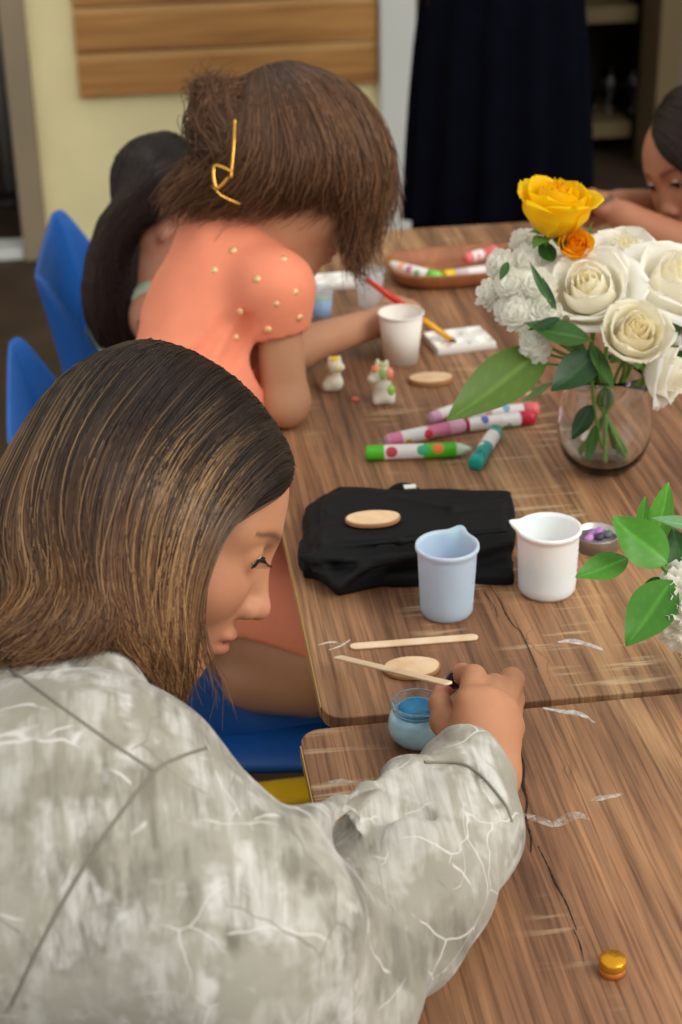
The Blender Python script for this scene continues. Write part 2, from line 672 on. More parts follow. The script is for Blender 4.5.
# ------------------------------------------------------------------ wood and other surface materials
def table_wood(name, seed):
    m = Nodes(name)
    v = m.coords((1, 1, 1), 'Object')
    off = m.n('ShaderNodeVectorMath'); off.operation = 'ADD'
    m.link(v, off.inputs[0]); off.inputs[1].default_value = (seed * 3.1, seed * 1.7, 0)
    v = off.outputs[0]

    def sc(x, y, z=1):
        mp = m.n('ShaderNodeMapping'); mp.inputs['Scale'].default_value = (x, y, z)
        m.link(v, mp.inputs[0]); return mp.outputs[0]
    broad = m.noise(sc(9, 1.6), 1.0, 4, 0.55, 0.6)
    grain = m.noise(sc(75, 2.6), 1.0, 6, 0.62, 0.8)
    fine = m.noise(sc(330, 7), 1.0, 4, 0.6, 0.3)
    col = m.ramp(broad, [(0.28, srgb(128, 94, 70)), (0.42, srgb(158, 119, 90)), (0.55, srgb(176, 137, 103)), (0.64, srgb(194, 158, 119)), (0.72, srgb(220, 193, 146))])
    g2 = m.ramp(grain, [(0.30, srgb(150, 130, 112)), (0.48, srgb(212, 205, 196)), (0.68, srgb(252, 250, 246))])
    col = m.mix(0.72, col, g2, 'MULTIPLY')
    col = m.mix(0.22, col, m.ramp(grain, [(0.35, srgb(98, 62, 40)), (0.65, srgb(214, 178, 132))]), 'OVERLAY')
    f2 = m.ramp(fine, [(0.36, srgb(140, 116, 98)), (0.52, srgb(255, 255, 255))])
    col = m.mix(0.6, col, f2, 'MULTIPLY')
    # pale cross-grain saw marks, in patches
    saw = m.noise(sc(9, 90), 1.0, 3, 0.6, 0.2)
    patch = m.noise(sc(7, 2.2), 1.0, 2, 0.5, 0.0)
    sm = m.n('ShaderNodeMath'); sm.operation = 'MULTIPLY'
    m.link(m.ramp(saw, [(0.56, (0, 0, 0)), (0.66, (1, 1, 1))]), sm.inputs[0])
    m.link(m.ramp(patch, [(0.50, (0, 0, 0)), (0.62, (0.75, 0.75, 0.75))]), sm.inputs[1])
    col = m.mix(sm.outputs[0], col, srgb(205, 180, 140))
    # dark checks along the grain
    wv = m.n('ShaderNodeTexVoronoi'); wv.feature = 'DISTANCE_TO_EDGE'
    dn = m.n('ShaderNodeTexNoise'); dn.inputs['Scale'].default_value = 26; m.link(v, dn.inputs['Vector'])
    dm = m.n('ShaderNodeMix'); dm.data_type = 'RGBA'; dm.blend_type = 'LINEAR_LIGHT'; dm.inputs[0].default_value = 0.02
    m.link(v, dm.inputs[6]); m.link(dn.outputs['Color'], dm.inputs[7])
    mp = m.n('ShaderNodeMapping'); mp.inputs['Scale'].default_value = (14, 0.55, 1); m.link(dm.outputs[2], mp.inputs[0])
    m.link(mp.outputs[0], wv.inputs['Vector']); wv.inputs['Scale'].default_value = 1.0
    mask = m.n('ShaderNodeMath'); mask.operation = 'MULTIPLY'
    m.link(m.ramp(wv.outputs['Distance'], [(0.0, (1, 1, 1)), (0.016, (0, 0, 0))]), mask.inputs[0])
    m.link(m.ramp(m.noise(sc(5, 4.5), 1.0, 2), [(0.66, (0, 0, 0)), (0.72, (0.7, 0.7, 0.7))]), mask.inputs[1])
    col = m.mix(mask.outputs[0], col, srgb(52, 34, 24))
    m.color(col)
    i = m.b.inputs
    i['Roughness'].default_value = 0.5
    i['Specular IOR Level'].default_value = 0.35
    m.bump(grain, 0.12, 0.001)
    return m.m


def plank_wood(name, a, b, horizontal=True):
    m = Nodes(name)
    v = m.coords((1.2, 1.2, 22) if horizontal else (22, 22, 1.2))
    m.color(m.ramp(m.noise(v, 1.5, 5, 0.55, 0.7), [(0.3, a), (0.7, b)]))
    m.b.inputs['Roughness'].default_value = 0.55
    return m.m


M = {}
M['wood_a'] = table_wood('table_wood_mid', 1)
M['wood_b'] = table_wood('table_wood_near', 4)
M['edge'] = plain('table_edge_band', srgb(184, 146, 84), 0.5, var=0.1)
M['steel'] = plain('dark_steel', srgb(40, 40, 42), 0.4, metal=0.6)
M['blue'] = plain('blue_plastic', srgb(26, 92, 172), 0.42, 0.5, var=0.03, scale=60)
M['yellow'] = plain('yellow_plastic', srgb(232, 190, 20), 0.4, var=0.03)
M['chrome'] = plain('chair_leg_metal', srgb(150, 150, 152), 0.3, metal=0.9, var=0.02)
M['wall'] = plain('cream_plaster', srgb(244, 232, 178), 0.8, 0.2, var=0.03, scale=6, bump=0.1)
M['trim'] = plain('door_frame_paint', srgb(150, 134, 108), 0.6, var=0.04, scale=5)
M['post'] = plain('white_post_paint', srgb(214, 216, 208), 0.6, var=0.02, scale=4)
M['slat'] = plank_wood('cladding_wood', srgb(150, 98, 46), srgb(200, 146, 80))
M['slat_lit'] = plank_wood('cladding_wood_lit', srgb(196, 148, 86), srgb(222, 180, 120))  # same wood, made paler to put the bevel highlight into the colour
M['floor'] = plain('dark_brown_floor', srgb(66, 52, 40), 0.6, 0.3, var=0.15, scale=5)
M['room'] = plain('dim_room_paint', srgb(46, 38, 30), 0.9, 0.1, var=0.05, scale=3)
M['greywall'] = plain('grey_room_paint', srgb(112, 104, 92), 0.8, 0.2, var=0.03, scale=3)
M['shelf'] = plain('olive_shelf_wood', srgb(104, 88, 58), 0.6, var=0.06, scale=10)
M['orange_wood'] = plain('orange_wood', srgb(176, 96, 40), 0.55, var=0.06, scale=10)

# ------------------------------------------------------------------ the setting
def struct(name, mb, mat, bevel=0.0):
    o = mb.build(name, mat, None, smooth=False, bevel=bevel)
    o['kind'] = 'structure'
    return o


WY = 4.70
struct('floor', MB().box((-5, -3, -0.1), (6, 8, 0)), M['floor'])
struct('wall_cream', MB().box((-0.224, WY, 0), (0.722, WY + 0.14, 2.6)), M['wall'])
struct('trim_1', MB().box((-0.292, WY - 0.03, 0), (-0.2245, WY + 0.16, 2.6)), M['trim'], 0.004)
struct('trim_2', MB().box((0.7225, WY - 0.06, 0), (0.820, WY + 0.16, 2.6)), M['post'], 0.006)
struct('trim_3', MB().box((-1.6, WY - 0.01, 0), (-0.293, WY + 0.10, 0.03)), M['post'], 0.004)
struct('wall_left', MB().box((-4.2, WY, 0), (-1.6, WY + 0.14, 2.6)), M['wall'])
struct('wall_lintel', MB().box((-1.6, WY, 2.2), (-0.293, WY + 0.14, 2.6)), M['wall'])
struct('wall_back', MB().box((-4.2, 6.5, 0), (5.0, 6.6, 2.6)), M['room'])
struct('wall_side_left', MB().box((-4.3, WY, 0), (-4.2, 6.6, 2.6)), M['room'])
struct('wall_side_right', MB().box((5.0, WY, 0), (5.1, 6.6, 2.6)), M['room'])
struct('ceiling', MB().box((-4.3, WY, 2.6), (5.1, 6.6, 2.7)), M['room'])
struct('wall_right', MB().box((1.735, 5.16, 0), (5.0, 5.30, 2.6)), M['greywall'])
struct('trim_4', MB().box((1.665, 5.13, 0), (1.734, 5.32, 2.6)), M['shelf'], 0.004)
# wooden cladding on the cream wall
cl = thing('wall_cladding', (0.31, WY, 0.447), 'horizontal orange-brown wooden plank cladding fixed on the cream wall', 'cladding')
z = 0.447
for i in range(8):
    MB().box((-0.098, WY - 0.026, z + 0.002), (0.719, WY - 0.001, z + 0.098)).build('plank', M['slat'], cl, smooth=False, bevel=0.003)
    MB().box((-0.098, WY - 0.018, z + 0.0985), (0.719, WY - 0.001, z + 0.1185)).build('plank_lip', M['slat_lit'], cl, smooth=False, bevel=0.002)  # bevel strip, its highlight painted in as paler wood
    z += 0.1205

# shelf unit with glasses in the dim room
sh = thing('shelf_unit', (1.4, 5.5, 0), 'dim olive wooden shelf unit holding glasses behind the standing person', 'shelf')
for zz in (0.075, 0.445, 0.82):
    MB().box((0.95, 5.36, zz), (1.66, 5.75, zz + 0.05)).build('shelf_board', M['shelf'], sh, smooth=False, bevel=0.003)
MB().box((0.95, 5.751, 0.0), (1.66, 5.77, 1.6)).build('back_panel', M['room'], sh, smooth=False)
MB().box((0.92, 5.34, 0.0), (0.949, 5.77, 1.6)).build('side_panel', M['shelf'], sh, smooth=False, bevel=0.002)

gl = Nodes('clear_glass')
gl.b.inputs['Base Color'].default_value = (0.98, 1, 0.99, 1)
gl.b.inputs['Roughness'].default_value = 0.02
gl.b.inputs['Transmission Weight'].default_value = 1.0
gl.b.inputs['IOR'].default_value = 1.45
M['glass'] = gl.m


def wine_glass(px, py, label):
    p = ony(px, py, 5.50); p[2] = 0.1255
    t = thing('wine_glass', p, label, 'glass', None)
    MB().lathe([(0.001, 0.0), (0.032, 0.0), (0.033, 0.002), (0.008, 0.006), (0.004, 0.02), (0.004, 0.055), (0.010, 0.062), (0.028, 0.08), (0.034, 0.10), (0.031, 0.135),
                (0.0295, 0.135), (0.032, 0.10), (0.026, 0.082), (0.008, 0.066), (0.001, 0.064)], p, n=24).build('bowl', M['glass'], t)
    return t


wine_glass(609, 112, 'stemmed wine glass on the dim shelf, further from the grey wall')
wine_glass(632, 112, 'stemmed wine glass on the dim shelf, nearer to the grey wall')
p = ony(586, 118, 5.50); p[2] = 0.1255
tag(MB().lathe([(0.001, 0.0), (0.028, 0.0), (0.033, 0.07), (0.031, 0.07), (0.026, 0.004), (0.001, 0.004)], p, n=24).build('drinking_glass', M['glass']), 'short stemless drinking glass on the dim shelf beside the navy dress', 'glass')

# things inside the left doorway
q = ony(12, 190, 5.3)
st = thing('metal_stand', (q[0], 5.3, 0), 'pale metal pole on a dark round base inside the left doorway', 'stand')
MB().lathe([(0.001, 0), (0.09, 0), (0.09, 0.012), (0.02, 0.03), (0.001, 0.03)], (q[0], 5.3, 0)).build('base', M['steel'], st)
MB().lathe([(0.022, 0.03), (0.022, 0.9)], (q[0], 5.3, 0)).build('pole', plain('pale_metal', srgb(130, 128, 122), 0.4, metal=0.3), st)
MB().lathe([(0.001, 0.9), (0.15, 0.9), (0.15, 0.93), (0.001, 0.93)], (q[0], 5.3, 0)).build('top', M['steel'], st)
q = ony(28, 128, 6.2)
tag(MB().box((q[0] - 0.5, 6.05, 0.0), (q[0] + 0.13, 6.45, 0.32)).build('storage_box', plain('grey_box_paint', srgb(92, 92, 88), 0.6), None, smooth=False, bevel=0.01), 'low grey box on the floor inside the dark left doorway', 'box')
q = ony(416, 70, 4.95)
tag(MB().box((q[0] - 0.03, 4.9, 0.0), (q[0] + 0.03, 5.0, 0.57)).build('wooden_board', M['orange_wood'], None, smooth=False, bevel=0.004), 'narrow upright orange wooden board beside the white post', 'board')

# ------------------------------------------------------------------ the tables
def table(name, label, x0, y0, x1, y1, rot, wood, piv):
    c, s_ = cos(rot), sin(rot)

    def tr(x, y):
        dx, dy = x - piv[0], y - piv[1]
        return (piv[0] + c * dx - s_ * dy, piv[1] + s_ * dx + c * dy)
    t = thing(name, (*tr((x0 + x1) / 2, (y0 + y1) / 2), 0), label, 'table')
    ol = [tr(*p_) for p_ in rrect(x0, y0, x1, y1, 0.018)]
    MB().prism(ol, 0.7375, 0.75).build('table_top', wood, t, smooth=False, bevel=0.0012, segs=2)
    for xe, sg in ((x0, -1), (x1, 1)):
        bx = [tr(xe + sg * 0.0001, y0 + 0.02), tr(xe + sg * 0.0012, y0 + 0.02), tr(xe + sg * 0.0012, y1 - 0.02), tr(xe + sg * 0.0001, y1 - 0.02)]
        MB().prism(bx if sg > 0 else bx[::-1], 0.7378, 0.7488).build('edge_band', M['edge'], t, smooth=False)
    cx, cy = (x0 + x1) / 2, (y0 + y1) / 2
    for sx in (x0 + 0.22, x1 - 0.12):
        for sy in (y0 + 0.12, y1 - 0.12):
            a = tr(sx, sy)
            MB().lathe([(0.02, 0.0), (0.02, 0.7374)], (*a, 0), n=16).build('leg', M['steel'], t)
    return t


C2 = onz(319, 716)
T2 = table('wooden_table', 'far wood-grain table with flower vase, cups and markers on it', 0.1285, 1.152, 0.93, 2.43, radians(-0.35), M['wood_a'], (0.1285, 1.152))
T1 = table('wooden_table', 'near wood-grain table with blue jar and gold cap on it', 0.1055, -0.15, 0.93, 1.1395, radians(0.55), M['wood_b'], (0.1055, 1.1395))


# ------------------------------------------------------------------ chairs: one-piece shell on metal legs
def shell_chair(label, org, rot, mat, h=0.32, ws=0.185):
    """org = middle of the seat on the floor, the chair faces +x before it turns by rot"""
    t = thing('shell_chair', (*org, 0), label, 'chair')
    c, s_ = cos(rot), sin(rot)
    Rz = np.array([[c, -s_, 0], [s_, c, 0], [0, 0, 1]])
    o3 = np.array([org[0], org[1], 0])
    # U-shaped wall round the seat, its rim falling towards the front
    wx, wy, r = 0.20, 0.19, 0.05
    plan = [(0.14, -wy - 0.012)]
    for x in np.linspace(0.08, -wx + r, 8):
        plan.append((x, -wy))
    for a in np.linspace(-90, -180, 7)[1:]:
        plan.append((-wx + r + r * cos(radians(a)), -wy + r + r * sin(radians(a))))
    half = plan[:]
    plan = half + [(x, -y) for x, y in half[::-1]]
    rows = []
    for x, y in plan:
        d = (x + wx)
        top = 0.455 + h * max(0.03, 1 - max(0, d - 0.015) / 0.20)
        col = []
        for w in np.linspace(0, 1, 7):
            zz = 0.43 + (top - 0.43) * w
            lean = 0.045 * w * w * (1 if x < -0.1 else max(0, 1 - (x + 0.1) / 0.2))
            sy = 1 - 0.10 * w
            col.append((x - lean, y * sy, zz))
        rows.append(col)
    P = np.array(rows) @ Rz.T + o3
    MB().grid(P).build('backrest', mat, t, solid=0.011, subd=1)
    # seat pan with a waterfall front
    us = np.linspace(-0.195, 0.235, 14); vs = np.linspace(-1, 1, 11)
    S = np.array([[(u, v * (ws + 0.035 * min(1, max(0, (u + 0.12) / 0.2))), 0.446 - 0.012 * (1 - v * v) * (1 - abs(u) / 0.25) - (0.0 if u < 0.19 else (u - 0.19) ** 1.0 * 0.55)) for v in vs] for u in us]) @ Rz.T + o3
    MB().grid(S).build('seat', mat, t, solid=0.020, subd=1)
    for sx in (-0.17, 0.17):
        for sy in (-0.17, 0.17):
            a = Rz @ np.array([sx * 0.8, sy * 0.8, 0.425]) + o3
            b = Rz @ np.array([sx * 1.15, sy * 1.1, 0.0]) + o3
            MB().tube([a, (a + b) / 2, b], 0.010, 10).build('leg', M['chrome'], t)
    return t


shell_chair('blue shell chair holding the girl in the peach dress', (0.100, 1.770), radians(2), M['blue'], 0.36, 0.240)
shell_chair('blue shell chair behind the dark-haired girl, nearest the cream wall', (0.122, 2.385), radians(-4), M['blue'])
shell_chair('yellow shell chair showing below the blue seat beside the grey sleeve', (0.02, 1.262), radians(-1), M['yellow'], h=0.20, ws=0.20)
# ------------------------------------------------------------------ things on the tables
Z0 = 0.7503
M['white_plastic'] = plain('white_plastic', srgb(238, 236, 228), 0.4, var=0.01)
M['paper'] = plain('white_paper_cup', srgb(240, 236, 226), 0.7, 0.2, var=0.01)
sil = Nodes('frosted_silicone')
sil.b.inputs['Base Color'].default_value = srgb(226, 236, 246)
sil.b.inputs['Roughness'].default_value = 0.45
sil.b.inputs['Transmission Weight'].default_value = 0.35
sil.b.inputs['Subsurface Weight'].default_value = 0.6
sil.b.inputs['Subsurface Scale'].default_value = 0.01
M['silicone_blue'] = sil.m
M['silicone_blue'].node_tree.nodes['Principled BSDF'].inputs['Base Color'].default_value = srgb(214, 233, 252)
sil2 = Nodes('milky_silicone')
sil2.b.inputs['Base Color'].default_value = srgb(240, 240, 240)
sil2.b.inputs['Roughness'].default_value = 0.4
sil2.b.inputs['Subsurface Weight'].default_value = 0.5
sil2.b.inputs['Subsurface Scale'].default_value = 0.008
M['silicone_white'] = sil2.m
M['birch'] = plank_wood('birch_wood', srgb(222, 190, 150), srgb(242, 218, 184), False)
M['slice'] = plank_wood('pale_wood_slice', srgb(214, 176, 132), srgb(236, 206, 166), False)
M['bark'] = plain('wood_slice_edge', srgb(168, 120, 78), 0.7)


def pour_cup(name, label, c, rt, rb, h, spout, mat, liquid=None):
    """soft measuring beaker with a rolled rim and a pouring lip in direction spout (degrees)"""
    t = thing(name, (*c, Z0), label, 'cup')
    n = 64
    prof = [(0.0008, 0.0), (rb * 0.9, 0.0), (rb, 0.004), (rb * 1.01, 0.01), (rt * 0.985, h * 0.86), (rt, h * 0.93), (rt + 0.0018, h - 0.003), (rt + 0.0016, h), (rt - 0.0006, h + 0.0004),
            (rt - 0.0016, h - 0.004), (rt - 0.0024, h * 0.85), (rb - 0.0022, 0.012), (rb * 0.85, 0.006), (0.0008, 0.006)]
    a = np.linspace(0, 2 * pi, n, endpoint=False)
    rows = []
    for r, zz in prof:
        row = []
        for t_ in a:
            d = (t_ - radians(spout) + pi) % (2 * pi) - pi
            bulge = math.exp(-(d / 0.22) ** 2) * max(0, (zz / h - 0.80) / 0.2) ** 1.5
            row.append((c[0] + (r + 0.0075 * bulge) * cos(t_), c[1] + (r + 0.0075 * bulge) * sin(t_), Z0 + zz + 0.0022 * bulge))
        rows.append(row)
    MB().grid(np.array(rows), cv=True, flip=True).build('beaker', mat, t)
    # faint raised measuring ticks
    mb = MB()
    for i in range(6):
        zz = Z0 + h * (0.2 + 0.11 * i)
        rr = rb + (rt - rb) * (0.2 + 0.11 * i) + 0.0001
        a0 = radians(-40)
        P = [(c[0] + rr * cos(a0 + d), c[1] + rr * sin(a0 + d), zz) for d in np.linspace(0, 0.22 if i % 2 else 0.36, 8)]
        mb.tube(P, 0.0003, 5)
    mb.build('measuring_marks', mat, t, False)
    if liquid:
        MB().lathe([(0.0005, h * 0.55), (rt - 0.005, h * 0.55), (rt - 0.005, h * 0.552), (0.0005, h * 0.552)], (*c, Z0)).build('residue', liquid, t)
    return t


pour_cup('silicone_cup', 'bluish translucent silicone measuring cup in front of the black cloth', onz(446.5, 612)[:2], 0.0268, 0.0238, 0.0690, 58, M['silicone_blue'])
pour_cup('silicone_cup', 'milky white silicone measuring cup beside the metal tin', onz(546.5, 590)[:2], 0.0280, 0.0262, 0.0655, 158, M['silicone_white'], M['white_plastic'])

# paper cup
c = onz(401, 361)[:2]
t = thing('paper_cup', (*c, Z0), 'white paper cup standing near the girl with the paintbrush', 'cup')
MB().lathe([(0.0005, 0.003), (0.0195, 0.003), (0.0195, 0.0), (0.0205, 0.0), (0.0268, 0.062), (0.0262, 0.062), (0.0200, 0.006), (0.0005, 0.005)], (*c, Z0), n=48).build('cup_wall', M['paper'], t)
a = np.linspace(0, 2 * pi, 49)
MB().tube([(c[0] + 0.0270 * cos(q), c[1] + 0.0270 * sin(q), Z0 + 0.0622) for q in a], 0.0012, 8).build('rolled_rim', M['paper'], t)

# ovals of wood
def wood_slice(label, pos, ax, ay, h, tilt=0, z0=Z0, rot=0.0):
    pts = [(ax * cos(q) * (1 + 0.03 * sin(3 * q)), ay * sin(q) * (1 + 0.04 * cos(2 * q + 1))) for q in np.linspace(0, 2 * pi, 48, endpoint=False)]
    R = np.array(Matrix.Rotation(rot, 3, 'Z') @ Matrix.Rotation(tilt, 3, 'X'))
    t = thing('wood_slice', (pos[0], pos[1], z0), label, 'wood slice')
    MB().prism(pts, 0.0, h, R=R, org=(pos[0], pos[1], z0)).build('slice_body', M['bark'], t, bevel=0.0012)
    MB().prism([(x * 0.95, y * 0.95) for x, y in pts], h, h + 0.0004, R=R, org=(pos[0], pos[1], z0)).build('slice_face', M['slice'], t, False)
    return t


wood_slice('pale wooden oval lying beside the white paper cup', onz(431, 382)[:2], 0.0265, 0.0165, 0.006)
wood_slice('pale wooden oval lying under the dipping stick', onz(412, 671)[:2], 0.0245, 0.0165, 0.0045)


def stick(name, label, a, b, w=0.0048, th=0.0018):
    a = np.asarray(a, float); b = np.asarray(b, float)
    L = np.linalg.norm(b - a); d = (b - a) / L
    s_ = norm(np.cross((0, 0, 1), d)); u = np.cross(d, s_)
    R = np.stack([d, s_, u], 1)
    ol = [(L * x, 0) for x in ()]
    r = w
    for q in np.linspace(-90, 90, 9):
        ol.append((L - r + r * cos(radians(q)), r * sin(radians(q))))
    for q in np.linspace(90, 270, 9):
        ol.append((r + r * cos(radians(q)), r * sin(radians(q))))
    return tag(MB().prism(ol, 0, th, R=R, org=a).build(name, M['birch'], None, True, bevel=0.0005, segs=2), label, 'stick')


stick('craft_stick', 'flat wooden craft stick lying alone in front of the blue-tinted cup', (*onz(350, 648)[:2], Z0), (*onz(478, 638)[:2], Z0))
stick('craft_stick', 'wooden craft stick held by the hand, pointing over the wooden oval', (*onz(337, 656, 0.762)[:2], 0.760), at(449, 685, 1.238), 0.0044)

# gold cap
c = onz(612, 972)[:2]
t = thing('gold_cap', (*c, Z0), 'small shiny gold screw cap alone on the near table', 'cap')
gold = plain('gold_plastic', srgb(214, 150, 30), 0.25, metal=0.7, var=0.03)
MB().lathe([(0.0003, 0.0), (0.0088, 0.0), (0.0088, 0.0042), (0.0082, 0.005), (0.0003, 0.005)], (*c, Z0)).build('neck_ring', plain('amber_ring', srgb(196, 110, 40), 0.25, var=0.03, coat=0.4), t)
MB().lathe([(0.0003, 0.0052), (0.0088, 0.0052), (0.0090, 0.0058), (0.0090, 0.0105), (0.0082, 0.0116), (0.0003, 0.0118)], (*c, Z0)).build('cap_top', gold, t)

# jar of blue liquid
c = onz(417, 741)[:2]
t = thing('glass_jar', (*c, Z0), 'small round glass jar of pale blue paint under the hand', 'jar')
jg = Nodes('jar_glass'); jg.b.inputs['Base Color'].default_value = (0.92, 0.98, 1, 1); jg.b.inputs['Roughness'].default_value = 0.03; jg.b.inputs['Transmission Weight'].default_value = 1.0
body = [(0.0005, 0.0), (0.0125, 0.0), (0.0185, 0.0035), (0.0225, 0.010), (0.0235, 0.016), (0.0220, 0.024), (0.0195, 0.029), (0.0190, 0.0325), (0.0205, 0.0345), (0.0205, 0.0365), (0.0192, 0.0372)]
inner = []
jw = plain('paint_filled_glass', srgb(180, 228, 255), 0.1, var=0.05, scale=150, coat=0.6)
MB().lathe(body[:7], (*c, Z0), n=48).build('jar_wall', jw, t)
MB().lathe([(0.0196, 0.0291), (0.0190, 0.0325), (0.0205, 0.0345), (0.0205, 0.0365), (0.0192, 0.0372), (0.0180, 0.0365), (0.0176, 0.0330), (0.0180, 0.0291)], (*c, Z0), n=48, cap=False).build('jar_rim', jg.m, t)
paint = plain('pale_blue_paint', srgb(126, 194, 232), 0.35, var=0.05, scale=120)
dpaint = plain('deep_blue_paint', srgb(16, 132, 184), 0.25, var=0.12, scale=200)
MB().lathe([(0.0004, 0.0291), (0.0174, 0.0291), (0.0172, 0.0305), (0.0004, 0.0308)], (*c, Z0), n=48).build('paint', paint, t)
MB().lathe([(0.0004, 0.0309), (0.0150, 0.0309), (0.0140, 0.0318), (0.0004, 0.0322)], (*c, Z0), n=40).build('paint_surface', dpaint, t)

# tin with small purple pieces
c = onz(596, 546)[:2]
t = thing('metal_tin', (*c, Z0), 'small round metal tin with purple bits beside the white cup', 'tin')
tin = plain('brushed_tin', srgb(200, 196, 190), 0.35, metal=0.8, var=0.03)
MB().lathe([(0.0004, 0.0), (0.0215, 0.0), (0.0215, 0.0135), (0.0220, 0.0142), (0.0210, 0.0142), (0.0206, 0.002), (0.0004, 0.002)], (*c, Z0), n=44).build('tin_wall', tin, t)
MB().lathe([(0.0004, 0.002), (0.0204, 0.002), (0.0204, 0.008), (0.0004, 0.0085)], (*c, Z0)).build('contents', plain('grey_glaze', srgb(120, 112, 122), 0.4, var=0.2, scale=300), t)
for i, (dx, dy, col) in enumerate(((-0.009, -0.004, (200, 140, 196)), (0.004, 0.008, (196, 128, 208)), (0.002, -0.003, (70, 62, 84)), (0.011, 0.0, (96, 104, 100)), (-0.004, 0.006, (150, 110, 170)))):
    fd = Field(*[axis(v - 0.008, v + 0.008, 0.0008) for v in (c[0] + dx, c[1] + dy, Z0 + 0.011)])
    fd.ell((c[0] + dx, c[1] + dy, Z0 + 0.0105), (0.0045, 0.004, 0.0035)).ell((c[0] + dx + 0.002, c[1] + dy + 0.001, Z0 + 0.0125), (0.0028, 0.003, 0.0028), None, 0.002)
    V, F = fd.mesh(1)
    link_mesh('coloured_piece', V, F, plain('coloured_piece', srgb(*col), 0.5), t)

# dried paint smears: part of the table they stick to
def smear_mat(name, col, lo, hi):
    m = Nodes(name)
    m.b.inputs['Base Color'].default_value = col
    m.b.inputs['Roughness'].default_value = 0.5
    m.link(m.ramp(m.noise(m.coords(), 130, 4, 0.6, 0.6), [(0.36, (lo,) * 3), (0.62, (hi,) * 3)]), m.b.inputs['Alpha'])
    return m.m


smear_m = smear_mat('dried_white_paint', srgb(222, 216, 208), 0.35, 0.95)


def smear(parent, pts, w, mat=smear_m, name='paint_smear'):
    P = smooth_path([onz(x, y, 0.7503) for x, y in pts], 26)
    T = norm(np.gradient(P, axis=0)); S_ = np.cross(T, (0, 0, 1))
    t_ = np.linspace(0, 1, len(P))
    W = w * (0.25 + 0.75 * np.sin(pi * np.clip(t_ * 0.94 + 0.03, 0, 1)) * (1 + 0.35 * np.sin(9 * t_ + pts[0][0])))
    rows = []
    for k, wd in zip((-1, -0.6, 0, 0.6, 1), (0, 0.0005, 0.0007, 0.0005, 0)):
        Q = P + S_ * (W * k)[:, None]
        Q[:, 2] = 0.7502 + wd
        rows.append(Q)
    MB().grid(np.array(rows)).build(name, mat, parent)


smear(T2, [(558, 642), (572, 641), (590, 645), (603, 650)], 0.0035)
smear(T1, [(543, 708), (560, 711), (580, 714), (595, 723)], 0.003)
faint = smear_mat('faint_paint', srgb(214, 204, 190), 0.05, 0.6)
smear(T1, [(516, 812), (540, 820), (555, 824), (575, 815), (590, 819)], 0.0045, faint)
smear(T1, [(590, 800), (606, 797), (622, 794)], 0.003, faint)
smear(T1, [(323, 783), (340, 781), (362, 783)], 0.003, faint)
crack_m = smear_mat('grain_crack_dark', srgb(46, 32, 24), 0.35, 1.0)
for tb, pts, w_ in ((T1, [(521, 752), (524, 768), (523, 784), (527, 800), (526, 818), (531, 836), (531, 852)], 0.0013), (T1, [(538, 846), (549, 868), (556, 884), (566, 902), (577, 930)], 0.0009), (T1, [(573, 928), (580, 944), (584, 962)], 0.0006), (T2, [(489, 585), (500, 601), (505, 612), (514, 626), (522, 634), (537, 667)], 0.0008), (T2, [(484, 592), (494, 606), (498, 618)], 0.0005)):
    smear(tb, pts, w_, crack_m, 'grain_crack')
smear(T2, [(318, 645), (332, 642), (345, 645)], 0.0012)
smear(T2, [(329, 650), (340, 646), (350, 640)], 0.0010)
tag(MB().lathe([(0.0003, 0), (0.0045, 0), (0.005, 0.001), (0.0035, 0.003), (0.0003, 0.0035)], (*onz(355, 400)[:2], Z0), n=16).build('clay_crumb', plain('pink_clay', srgb(232, 120, 100), 0.6), None), 'tiny pink crumb on the far table in front of two figurines', 'crumb')

